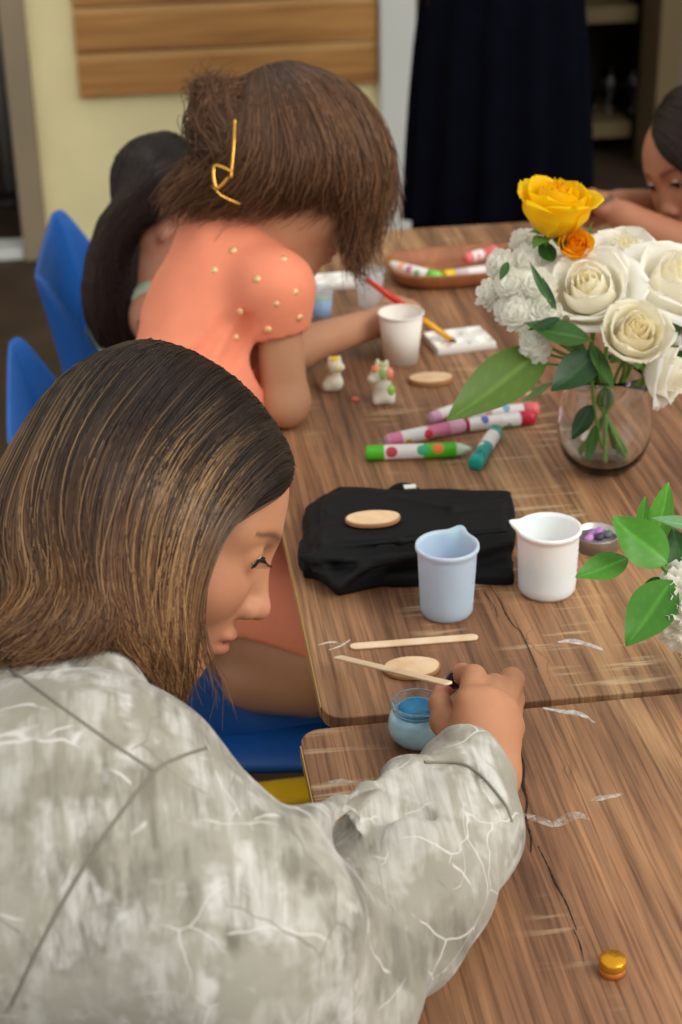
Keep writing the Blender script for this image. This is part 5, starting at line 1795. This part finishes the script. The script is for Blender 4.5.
    S2, u2, l2 = guide_strands(far_g, 1800, 18, 0.006, 0.002, seed=4, cut=0.15)
    S2 = push_out(S2, cap_)
    tt = np.linspace(0, 1, 18)[None, :, None]
    cols = (dark * (1 - tt) + mid_ * tt) * r_.uniform(0.7, 1.2, (len(S2), 1, 1))
    strands('hair_far_side', S2, 0.0006, cols, M['hair'], root)
    # loose wisps beside the cheek and under the chin
    wisps = [[(204, 545, 1.13), (198, 600, 1.12), (206, 655, 1.12), (226, 700, 1.12), (236, 722, 1.12)], [(206, 550, 1.13), (200, 610, 1.12), (212, 660, 1.12), (222, 690, 1.125), (216, 728, 1.12)], [(200, 560, 1.13), (194, 620, 1.12), (204, 670, 1.12), (214, 700, 1.12)],
             [(196, 600, 1.13), (192, 650, 1.125), (190, 690, 1.125), (196, 715, 1.12)]]
    S3, u3, l3 = guide_strands([W(g) for g in wisps], 36, 18, 0.0030, 0.002, seed=9, cut=0.3, clump=0.1)
    strands('hair_wisps', S3, 0.00032, np.ones((len(S3), 3)) * lin(110, 76, 50), M['hair'], root)
    return root


build_woman()


# ================================================================== girl in the peach dress
def hand_fist(fd, wrist, tip_dir, up_dir, size, k=0.004, side=1):
    """small closed hand: palm, four curled fingers, thumb against them"""
    Hh = Pose(wrist, tip_dir, up_dir, size)
    J = lambda x, y, z: Hh(x, y * side, z)
    fd.cap(J(0, 0, 0), J(0.045, 0, 0.004), 0.019 * size, 0.020 * size, k * 3)
    for i, y in enumerate((0.022, 0.008, -0.007, -0.020)):
        L = (0.9, 1.0, 0.93, 0.78)[i]
        a, b, c, d = J(0.058, y, 0.006), J(0.058 + 0.030 * L, y, 0.002), J(0.062 + 0.034 * L, y * 0.9, -0.020 * L), J(0.052 + 0.016 * L, y * 0.85, -0.030 * L)
        fd.cap(J(0.04, y * 0.8, 0.004), a, 0.012 * size, 0.0098 * size, k * 2)
        fd.chain([a, b, c, d], [0.0094 * size, 0.0085 * size, 0.0074 * size, 0.0066 * size], k)
    fd.chain([J(0.018, 0.018, -0.006), J(0.042, 0.034, -0.014), J(0.064, 0.026, -0.026), J(0.076, 0.014, -0.030)], [0.0125 * size, 0.0105 * size, 0.0088 * size, 0.0068 * size], k * 1.5)


def foil_dots(name, base, dot):
    m = Nodes(name)
    v = m.coords()
    vo = m.n('ShaderNodeTexVoronoi'); vo.inputs['Scale'].default_value = 19; vo.inputs['Randomness'].default_value = 0.55
    m.link(v, vo.inputs['Vector'])
    f = m.ramp(vo.outputs['Distance'], [(0.085, (1, 1, 1)), (0.105, (0, 0, 0))])
    c0 = m.ramp(m.noise(v, 30, 4), [(0.3, tuple(x * 0.92 for x in base[:3])), (0.7, base[:3])])
    m.color(m.mix(f, c0, dot))
    m.b.inputs['Roughness'].default_value = 0.85
    m.b.inputs['Specular IOR Level'].default_value = 0.2
    m.b.inputs['Subsurface Weight'].default_value = 0.05
    m.b.inputs['Subsurface Scale'].default_value = 0.004
    m.bump(m.noise(v, 700, 2), 0.2, 0.0006)
    return m.m


def build_peach():
    root = thing('person', (0.02, 1.76, 0.0), 'girl with tousled brown hair and peach dotted dress kneeling on the blue chair, painting', 'person')
    H = Pose(at(289, 178, 1.90), img_dir(0.88, 0.46, 0.08), img_dir(0.46, -0.88, -0.12), 0.86)
    neck = at(226, 238, 1.90)
    r_sh = at(276, 289, 1.85); l_sh = at(236, 266, 2.03)
    chest = at(222, 315, 1.93); waist = at(186, 430, 1.90)
    hip = np.array([0.0, 1.79, 0.575])
    r_el = onz(285, 402, 0.780)
    l_el = onz(296, 348, 0.785); l_wr = onz(378, 322, 0.785)
    fine = [(H.o[i] - 0.12, H.o[i] + 0.12, 0.003) for i in range(3)]
    fd = Field(axis(-0.16, 0.42, 0.0048, [fine[0], (0.26, 0.40, 0.003)]), axis(1.50, 2.30, 0.0048, [fine[1], (2.0, 2.16, 0.003)]), axis(0.42, 1.16, 0.0048, [fine[2], (0.755, 0.83, 0.003)]))
    sculpt_head(fd, H, True, (1, -1), 1.0)
    fd.cap(H(-0.035, 0, -0.05), neck, 0.034, 0.038, 0.03)
    fd.chain([neck, chest, waist, hip], [0.034, 0.056, 0.056, 0.07], 0.03)
    fd.cap(neck, r_sh, 0.026, 0.028, 0.02); fd.cap(neck, l_sh, 0.026, 0.028, 0.02)
    fd.chain([r_sh, r_el], [0.026, 0.0255], 0.012)
    r_wr = at(285, 346, 2.03)
    fd.chain([r_el, r_wr], [0.0275, 0.019], 0.012)
    hand_fist(fd, r_wr, at(270, 318, 2.10) - r_wr, UPV, 0.72)
    fd.chain([l_sh, l_el, l_wr], [0.028, 0.025, 0.018], 0.012)
    hand_fist(fd, l_wr, onz(418, 296, 0.79) - l_wr, UPV + RT * 0.2, 0.74, side=-1)
    for dy in (-0.085, 0.075):
        h0 = hip + np.array([0.0, dy * 0.9, -0.01]); kn = np.array([0.175, 1.685 + dy, 0.525]); an = np.array([-0.11, 1.76 + dy * 0.9, 0.487])
        fd.chain([h0, kn], [0.062, 0.050], 0.02)
        fd.chain([kn + np.array([-0.01, -0.004, -0.02]), an], [0.043, 0.030], 0.010)
        fd.chain([an, an + np.array([-0.07, 0, -0.005])], [0.027, 0.018], 0.015)
    V, F = fd.mesh(2)
    base = lin(196, 146, 112)
    link_mesh('body', V, F, skin_mat('olive_skin', base), root, True, None, skin_attr(V, base, H, lin(180, 110, 96), lin(74, 50, 38)))
    eye_part(H, -1, root, False); eye_part(H, 1, root, False)
    # dress
    hd = Field(axis(-0.20, 0.36, 0.004), axis(1.46, 2.20, 0.004), axis(0.46, 1.02, 0.004))
    hd.chain([neck + np.array([0.0, 0, 0.002]), chest, waist, hip], [0.047, 0.076, 0.078, 0.10], 0.05)
    hd.cap(neck + np.array([0, 0, -0.012]), r_sh, 0.040, 0.038, 0.03); hd.cap(neck + np.array([0, 0, -0.012]), l_sh, 0.040, 0.042, 0.03)
    hem = r_sh * 0.74 + r_el * 0.26
    hd.cap(r_sh, hem, 0.038, 0.034, 0.03)
    lh = l_sh * 0.5 + l_el * 0.5
    hd.cap(l_sh, lh, 0.042, 0.036, 0.03)
    for dy in (-0.085, 0.075):
        kn = np.array([0.175, 1.685 + dy, 0.525])
        h0 = hip + np.array([0.0, dy * 0.9, 0.0])
        hd.cap(h0, kn + np.array([0.02, 0.01, 0.010]), 0.085, 0.060, 0.04)
    hd.cap(hip + np.array([0, 0, -0.02]), hip + np.array([0.10, -0.07, -0.02]), 0.09, 0.07, 0.04)
    # the hem rides up over the near thigh
    kn = np.array([0.175, 1.600, 0.525]); h0 = hip + np.array([0.0, -0.077, 0.0])
    hk = norm(kn - h0)
    hd.ell(h0 * 0.25 + kn * 0.75 + np.array([0, -0.060, -0.040]), (0.080, 0.058, 0.16), frame(hk, (0, 1, 0)), 0.004, 's')
    # cut the sleeve hem square, hollow below it
    ad = norm(r_el - r_sh)
    cut = hem + ad * 0.042
    hd.ell(cut, (0.0385, 0.0385, 0.042), frame(ad), 0.003, 's')
    for pts, r in (([(225, 320), (205, 350), (180, 362)], 0.0025), ([(250, 320), (238, 340), (225, 365)], 0.003)):
        L = surf_line(hd, pts, 0.0)
        if len(L) > 1:
            hd.chain(L, [r] * len(L), 0.012, 's')
    V, F = hd.mesh(2)
    N = normals(V, F)
    V = V + N * (vnoise(V, 34, 15) * 0.0028 + vnoise(V, 80, 16) * 0.001)[:, None]
    dress = tag(link_mesh('dress', V, F, foil_dots('peach_dotted_fabric', srgb(246, 150, 116), srgb(246, 160, 122)), root), 'peach dress with small foil dots')
    # foil dots printed on the dress, one pattern
    foil = plain('peach_foil', srgb(250, 206, 150), 0.3, var=0.02, metal=0.3)
    for x, y in ((196, 247), (233, 250), (257, 279), (192, 288), (218, 302), (187, 337), (295, 292), (268, 330), (246, 226), (206, 326), (236, 338), (276, 304), (172, 308), (214, 270), (284, 258), (240, 312), (266, 250), (178, 268), (225, 360), (300, 318)):
        p = surf(hd, x, y, 1.6, 2.3)
        if p is None:
            continue
        _, g = hd.sample(p[None])
        MB().lathe([(0.0004, -0.001), (0.0042, -0.001), (0.0040, 0.0006), (0.0004, 0.001)], p, frame(g[0]), 12).build('foil_dot', foil, dress)
    # hair
    W = lambda g: [at(*p) for p in g]
    G = [[(300, 78, 1.88), (346, 92, 1.87), (374, 130, 1.87), (384, 170, 1.88), (378, 210, 1.885), (368, 236, 1.89), (374, 258, 1.89)],
         [(295, 73, 1.86), (340, 92, 1.835), (368, 140, 1.835), (374, 190, 1.85), (362, 222, 1.86), (352, 250, 1.87), (362, 285, 1.875)],
         [(288, 73, 1.855), (325, 98, 1.82), (348, 145, 1.81), (356, 182, 1.82), (352, 202, 1.835), (350, 214, 1.85)],
         [(280, 74, 1.85), (305, 105, 1.81), (322, 150, 1.80), (324, 178, 1.81), (308, 196, 1.83), (284, 210, 1.85)],
         [(270, 76, 1.85), (280, 110, 1.81), (290, 155, 1.80), (282, 186, 1.81), (260, 204, 1.83), (238, 218, 1.85)],
         [(262, 80, 1.85), (258, 115, 1.815), (252, 155, 1.81), (238, 185, 1.82), (212, 200, 1.83), (190, 214, 1.85)],
         [(255, 85, 1.86), (240, 115, 1.825), (226, 145, 1.82), (205, 170, 1.83), (180, 195, 1.84), (165, 216, 1.86)],
         [(252, 92, 1.88), (228, 118, 1.85), (208, 150, 1.85), (190, 175, 1.86), (172, 190, 1.87), (166, 212, 1.88)]]
    tuft = [[(238, 150, 1.84), (222, 120, 1.83), (210, 98, 1.84), (196, 86, 1.86), (192, 95, 1.87)], [(232, 160, 1.83), (214, 130, 1.82), (206, 105, 1.83), (212, 84, 1.85), (226, 80, 1.86)], [(236, 150, 1.84), (230, 118, 1.83), (236, 98, 1.84), (252, 90, 1.86), (262, 92, 1.87)],
            [(228, 172, 1.83), (206, 150, 1.82), (196, 125, 1.83), (200, 108, 1.84), (192, 92, 1.86)]]
    fr = [[(335, 92, 1.90), (374, 128, 1.92), (388, 172, 1.92), (388, 215, 1.92), (380, 240, 1.92)], [(300, 80, 1.90), (350, 94, 1.93), (375, 140, 1.95), (370, 200, 1.95), (360, 240, 1.94)], [(280, 74, 1.91), (300, 90, 1.97), (320, 140, 1.99), (318, 200, 1.98), (300, 235, 1.96)], [(262, 80, 1.90), (240, 110, 1.95), (230, 160, 1.97), (215, 205, 1.95)]]
    wis = [[(372, 180, 1.87), (386, 200, 1.875), (388, 215, 1.88), (376, 236, 1.88), (368, 244, 1.88)], [(356, 190, 1.86), (362, 222, 1.865), (352, 250, 1.87), (350, 275, 1.87)], [(362, 200, 1.86), (368, 235, 1.865), (360, 265, 1.87), (366, 290, 1.87)], [(338, 190, 1.85), (346, 215, 1.86), (338, 240, 1.86), (344, 262, 1.865)]]
    ctr = H(-0.01, 0, 0.03)
    skull = [(H(-0.014, 0, 0.045), np.array([0.100, 0.080, 0.086]) * 0.86, H.R)]
    cap_ = hair_cap('hair_mass', [smooth_path(W(g), 20)[:14] for g in G + fr], 0.010, skull, lin(60, 40, 28), root, 0.0045, 0.018, 10, 0.004, ctr)
    cap2 = hair_cap('hair_tuft_mass', [smooth_path(W(g), 20)[:13] for g in tuft], 0.007, [(at(232, 165, 1.85), np.array([0.018, 0.018, 0.02]), np.eye(3))], lin(66, 44, 30), root, 0.003, 0.012)
    r_ = np.random.default_rng(21)
    dk, md, lt = lin(62, 42, 30), lin(112, 76, 50), lin(164, 118, 78)
    for nm, gs, n, sp, cl_, M_ in (('hair', G, 4200, 0.0085, 0.75, 16), ('hair_tuft', tuft, 900, 0.009, 0.35, 14), ('hair_far_side', fr, 900, 0.008, 0.6, 14), ('hair_wisps', wis, 260, 0.004, 0.5, 14)):
        S, u, lock = guide_strands([W(g) for g in gs], n, M_, sp, 0.006, seed=len(nm), cut=0.38, clump=cl_)
        if nm != 'hair_wisps':
            S = push_out(S, cap2 if nm == 'hair_tuft' else cap_, 0.0005, 0.006)
        lr = r_.uniform(0, 1, lock.max() + 2)[lock][:, None, None]
        tt = np.linspace(0, 1, M_)[None, :, None]
        c = dk * (1 - tt * 0.8) + md * tt * 0.8
        c = c * (1 - 0.45 * lr ** 3) + lt * 0.45 * lr ** 3
        strands(nm, S, 0.0007, c * r_.uniform(0.7, 1.25, (n, 1, 1)), M['hair'], root)
    # gold hair pin and small clip
    gp = plain('gold_metal', srgb(226, 170, 78), 0.25, metal=0.85, var=0.02)
    t = thing('hair_clip', at(226, 160, 1.79), 'gold triangular hair pin holding up the brown hair of the girl in peach', 'hair clip')
    MB().tube(smooth_path(W([(235, 120, 1.795), (234, 145, 1.785), (231, 178, 1.785)]), 14), 0.0017, 8).build('pin', gp, t)
    MB().tube(smooth_path(W([(230, 176, 1.783), (218, 188, 1.79), (214, 178, 1.79), (215, 166, 1.79), (224, 168, 1.785), (232, 172, 1.783)]), 24), 0.0020, 8).build('loop', gp, t)
    MB().tube(smooth_path(W([(212, 186, 1.79), (222, 196, 1.795), (240, 204, 1.80)]), 10), 0.0012, 8).build('end_bar', gp, t)
    return l_wr


l_wr = build_peach()
# the brush in her hand: red handle, yellow and dark end
a = at(366, 279, depth(l_wr) - 0.01); b = onz(457, 344, 0.757)
d = norm(b - a); L = np.linalg.norm(b - a)
t = thing('paintbrush', a, 'red and yellow paintbrush held in the girl\'s hand over the palette', 'paintbrush')
MB().tube([a, a + d * L * 0.25, a + d * L * 0.62], [0.0030, 0.0042, 0.0042], 12).build('handle', plain('red_lacquer', srgb(206, 40, 24), 0.3, var=0.02), t)
MB().tube([a + d * L * 0.6205, a + d * L * 0.93], [0.0040, 0.0036], 12).build('ferrule', plain('yellow_lacquer', srgb(240, 172, 36), 0.3, var=0.02), t)
MB().tube([a + d * L * 0.9305, a + d * L * 0.97, a + d * L], [0.0036, 0.0034, 0.0006], 10).build('bristles', plain('brown_bristle', srgb(120, 64, 34), 0.7), t)


# ================================================================== dark-haired girl beyond
def build_dark():
    root = thing('person', (0.03, 2.38, 0.0), 'girl with black ponytail and pale green top sitting beyond the girl in peach', 'person')
    H = Pose(at(162, 217, 2.25), img_dir(0.78, 0.46, 0.40), img_dir(0.46, -0.86, -0.1), 0.78)
    neck = at(152, 282, 2.27); r_sh = at(155, 318, 2.19); l_sh = at(150, 300, 2.42)
    hip = np.array([0.03, 2.38, 0.57])
    fd = Field(axis(-0.2, 0.40, 0.005, [(H.o[0] - 0.12, H.o[0] + 0.12, 0.0035)]), axis(2.05, 2.60, 0.005, [(H.o[1] - 0.12, H.o[1] + 0.12, 0.0035)]), axis(0.40, 1.04, 0.005, [(H.o[2] - 0.13, H.o[2] + 0.13, 0.0035)]))
    sculpt_head(fd, H, True, (1, -1), 1.0)
    fd.cap(H(-0.03, 0, -0.05), neck, 0.035, 0.038, 0.03)
    fd.chain([neck, (neck + hip) / 2, hip], [0.045, 0.075, 0.085], 0.04)
    for s, e, w in ((r_sh, np.array([0.12, 2.22, 0.63]), np.array([0.24, 2.34, 0.62])), (l_sh, np.array([0.12, 2.52, 0.63]), np.array([0.24, 2.42, 0.62]))):
        fd.cap(neck, s, 0.034, 0.033, 0.03)
        fd.chain([s, e, w], [0.033, 0.028, 0.019], 0.015)
        hand_fist(fd, w, w - e, UPV, 0.7)
    for dy in (-0.07, 0.07):
        fd.chain([hip + np.array([0, dy, -0.03]), np.array([0.30, 2.38 + dy, 0.52])], [0.06, 0.05], 0.02)
    V, F = fd.mesh(2)
    base = lin(204, 146, 118)
    link_mesh('body', V, F, skin_mat('fair_skin', base), root, True, None, skin_attr(V, base, H, lin(180, 110, 96), lin(40, 28, 24)))
    eye_part(H, -1, root, False); eye_part(H, 1, root, False)
    hd = Field(axis(-0.2, 0.40, 0.005), axis(2.05, 2.62, 0.005), axis(0.42, 0.95, 0.005))
    hd.chain([(neck * 0.75 + hip * 0.25), (neck + hip) / 2, hip], [0.075, 0.088, 0.10], 0.04)
    hd.chain([neck + (r_sh - neck) * 0.8 + np.array([0, 0, -0.002]), neck * 0.72 + hip * 0.28], [0.041, 0.066], 0.03)
    hd.chain([neck + (l_sh - neck) * 0.55 + np.array([0, 0, -0.004]), neck * 0.72 + hip * 0.28], [0.036, 0.06], 0.03)
    V, F = hd.mesh(2)
    tag(link_mesh('top', V, F, plain('pale_green_fabric', srgb(186, 206, 176), 0.85, var=0.03), root), 'pale green sleeveless top')
    W = lambda g: [at(*p) for p in g]
    G = [[(190, 156, 2.20), (186, 180, 2.165), (172, 202, 2.16), (148, 212, 2.165), (118, 226, 2.17), (100, 270, 2.17), (100, 310, 2.175), (112, 342, 2.18)],
         [(184, 150, 2.21), (172, 170, 2.17), (152, 190, 2.165), (134, 208, 2.165), (109, 237, 2.165), (98, 285, 2.165), (102, 318, 2.17), (110, 346, 2.175)],
         [(174, 146, 2.22), (152, 158, 2.185), (138, 182, 2.18), (128, 208, 2.175), (107, 240, 2.175), (96, 285, 2.175), (94, 312, 2.18), (104, 342, 2.18)],
         [(164, 146, 2.23), (142, 160, 2.21), (130, 184, 2.205), (126, 208, 2.20), (108, 240, 2.19), (106, 280, 2.18), (114, 315, 2.18), (124, 348, 2.18)],
         [(166, 146, 2.25), (142, 160, 2.25), (130, 184, 2.245), (128, 210, 2.23), (118, 245, 2.21), (118, 285, 2.20), (120, 320, 2.20), (124, 348, 2.20)],
         [(180, 148, 2.26), (156, 158, 2.32), (140, 186, 2.32), (130, 212, 2.27), (118, 250, 2.24), (116, 300, 2.22), (118, 340, 2.21)]]
    ctr = H(-0.01, 0, 0.03)
    cap_ = hair_cap('hair_mass', [W(g) for g in G], 0.011, [(H(-0.016, 0, 0.046), np.array([0.098, 0.079, 0.084]) * 0.77, H.R)], lin(26, 19, 18), root, 0.005, 0.018, 10, 0.003, ctr)
    S, u, lock = guide_strands([W(g) for g in G], 2600, 16, 0.006, 0.003, seed=31, cut=0.2)
    S = push_out(S, cap_)
    r_ = np.random.default_rng(3)
    tt = np.linspace(0, 1, 16)[None, :, None]
    strands('hair', S, 0.0008, (lin(28, 20, 18) * (1 - tt) + lin(52, 32, 26) * tt) * r_.uniform(0.7, 1.3, (len(S), 1, 1)), M['hair'], root)


build_dark()


# ================================================================== girl at the far right
def build_right():
    root = thing('person', (0.98, 2.42, 0.0), 'dark-haired girl at the right edge bending her face over her hands', 'person')
    H = Pose(at(705, 168, 2.34), img_dir(-0.78, 0.50, -0.34), img_dir(-0.42, -0.84, -0.30), 0.84)
    neck = at(752, 228, 2.42); hip = np.array([1.06, 2.46, 0.57])
    r_sh = at(742, 262, 2.56); l_sh = at(765, 268, 2.28)
    fd = Field(axis(0.50, 1.25, 0.005, [(H.o[0] - 0.12, H.o[0] + 0.12, 0.003), (0.60, 0.76, 0.003)]), axis(2.00, 2.75, 0.005, [(H.o[1] - 0.12, H.o[1] + 0.12, 0.003)]), axis(0.42, 1.06, 0.005, [(H.o[2] - 0.13, H.o[2] + 0.13, 0.003)]))
    sculpt_head(fd, H, True, (1, -1), 1.0)
    fd.cap(H(-0.03, 0, -0.05), neck, 0.035, 0.038, 0.03)
    fd.chain([neck, (neck + hip) / 2, hip], [0.045, 0.08, 0.085], 0.04)
    # near forearm and far forearm meet in the hands
    nw = at(626, 218, 2.30); ne = onz(722, 262, 0.785)
    fw_ = at(622, 204, 2.40); fe = at(702, 206, 2.46)
    fd.chain([l_sh, ne, nw], [0.036, 0.030, 0.021], 0.015)
    fd.chain([r_sh, fe, fw_], [0.036, 0.028, 0.020], 0.015)
    hand_fist(fd, nw, at(598, 204, 2.32) - nw, UPV, 0.80, side=-1)
    hand_fist(fd, fw_, at(596, 204, 2.39) - fw_, UPV, 0.80)
    V, F = fd.mesh(2)
    base = lin(180, 122, 92)
    link_mesh('body', V, F, skin_mat('tan_skin', base), root, True, None, skin_attr(V, base, H, lin(164, 92, 82), lin(44, 28, 22)))
    eye_part(H, -1, root, True); eye_part(H, 1, root, True)
    hd = Field(axis(0.70, 1.30, 0.006), axis(2.05, 2.78, 0.006), axis(0.42, 0.98, 0.006))
    hd.chain([neck * 0.88 + hip * 0.12, (neck + hip) / 2, hip], [0.07, 0.10, 0.11], 0.04)
    for s, e in ((l_sh, ne), (r_sh, fe)):
        hd.chain([neck * 0.9 + hip * 0.1, s, s * 0.55 + e * 0.45], [0.05, 0.05, 0.044], 0.03)
    V, F = hd.mesh(2)
    tag(link_mesh('shirt', V, F, plain('charcoal_fabric', srgb(52, 56, 66), 0.9, var=0.05), root), 'charcoal short-sleeved shirt')
    W = lambda g: [at(*p) for p in g]
    G = [[(654, 132, 2.29), (666, 150, 2.265), (688, 168, 2.25), (716, 190, 2.26), (740, 215, 2.30)], [(662, 112, 2.31), (690, 122, 2.265), (710, 150, 2.25), (732, 182, 2.27), (750, 212, 2.31)], [(678, 92, 2.33), (708, 102, 2.29), (732, 132, 2.275), (748, 170, 2.29), (756, 210, 2.32)],
         [(684, 90, 2.36), (720, 98, 2.36), (748, 130, 2.36), (760, 172, 2.36), (762, 214, 2.37)], [(672, 98, 2.38), (700, 100, 2.42), (726, 130, 2.44), (744, 172, 2.44), (756, 212, 2.42)], [(662, 116, 2.37), (676, 124, 2.42), (700, 150, 2.44), (730, 190, 2.45)]]
    ctr = H(-0.01, 0, 0.03)
    cap_ = hair_cap('hair_mass', [W(g) for g in G], 0.010, [(H(-0.018, 0, 0.045), np.array([0.097, 0.081, 0.085]) * 0.84, H.R)], lin(36, 25, 22), root, 0.005, 0.016, 10, 0.003, ctr)
    S, u, lock = guide_strands([W(g) for g in G], 1600, 12, 0.006, 0.0015, seed=33, cut=0.1)
    S = push_out(S, cap_)
    r_ = np.random.default_rng(4)
    strands('hair', S, 0.0008, lin(44, 31, 26) * r_.uniform(0.7, 1.4, (len(S), 1, 1)) + np.zeros((1, 12, 1)), M['hair'], root)


build_right()


# ================================================================== standing person in navy, at the back
def build_standing():
    c = ony(500, 110, 3.45)
    x, y = c[0], c[1]
    root = thing('person', (x, y, 0.0), 'standing person in a long dark navy dress at the far end of the table', 'person')
    fd = Field(axis(x - 0.36, x + 0.36, 0.007), axis(y - 0.26, y + 0.26, 0.007), axis(0.0, 1.72, 0.007))
    H = Pose((x, y - 0.01, 1.56), (0, -1, -0.15), (0, -0.15, 1), 1.0)
    sculpt_head(fd, H, True, (1, -1))
    fd.cap(H(-0.03, 0, -0.05), (x, y, 1.38), 0.05, 0.055, 0.03)
    fd.chain([(x, y, 1.36), (x, y, 1.15), (x, y, 0.92)], [0.10, 0.11, 0.13], 0.05)
    for s in (-1, 1):
        fd.cap((x, y, 1.36), (x + s * 0.17, y, 1.34), 0.06, 0.05, 0.03)
        fd.chain([(x + s * 0.17, y, 1.34), (x + s * 0.215, y, 1.06), (x + s * 0.10, y - 0.17, 1.16)], [0.048, 0.038, 0.025], 0.02)
        hand_fist(fd, np.array([x + s * 0.10, y - 0.17, 1.16]), (-s, -0.3, 0.5), (0, -1, 0), 1.0)
        fd.chain([(x + s * 0.075, y, 0.88), (x + s * 0.070, y - 0.01, 0.48), (x + s * 0.068, y + 0.01, 0.08)], [0.08, 0.052, 0.036], 0.03)
        fd.ell((x + s * 0.07, y - 0.06, 0.035), (0.042, 0.12, 0.035), None, 0.03)
    V, F = fd.mesh(2)
    base = lin(150, 104, 84)
    link_mesh('body', V, F, skin_mat('shaded_skin', base), root, True, None, skin_attr(V, base, H, lin(150, 84, 76), lin(30, 22, 18)))
    eye_part(H, -1, root, False); eye_part(H, 1, root, False)
    # gathered dress with soft vertical folds
    n = 96
    rows = []
    for zz, rx, ry, fold in ((0.43, 0.190, 0.150, 0.020), (0.60, 0.182, 0.150, 0.018), (0.80, 0.172, 0.145, 0.012), (0.98, 0.150, 0.130, 0.006), (1.08, 0.135, 0.120, 0.002), (1.22, 0.150, 0.128, 0.0), (1.34, 0.165, 0.118, 0.0), (1.405, 0.120, 0.09, 0.0), (1.425, 0.075, 0.07, 0.0)):
        rows.append([(x + (rx + fold * sin(13 * q) + fold * 0.5 * sin(7 * q + 1)) * cos(q), y + (ry + fold * sin(13 * q)) * sin(q), zz) for q in np.linspace(0, 2 * pi, n, endpoint=False)])
    tag(MB().grid(np.array(rows), cv=True).build('dress', plain('navy_fabric', srgb(9, 10, 20), 0.95, 0.05, var=0.1, scale=20), root, solid=0.004, subd=1), 'long dark navy dress')
    hair_cap('hair', [[H(-0.02, 0.06, 0.09), H(-0.06, 0.08, 0.02), H(-0.05, 0.08, -0.10)], [H(-0.06, 0, 0.11), H(-0.10, 0, 0.02), H(-0.08, 0, -0.12)], [H(-0.02, -0.06, 0.09), H(-0.06, -0.08, 0.02), H(-0.05, -0.08, -0.10)]], 0.03, [(H(-0.03, 0, 0.045), (0.095, 0.085, 0.09), H.R)], lin(40, 28, 22), root, 0.008, 0.03)


build_standing()
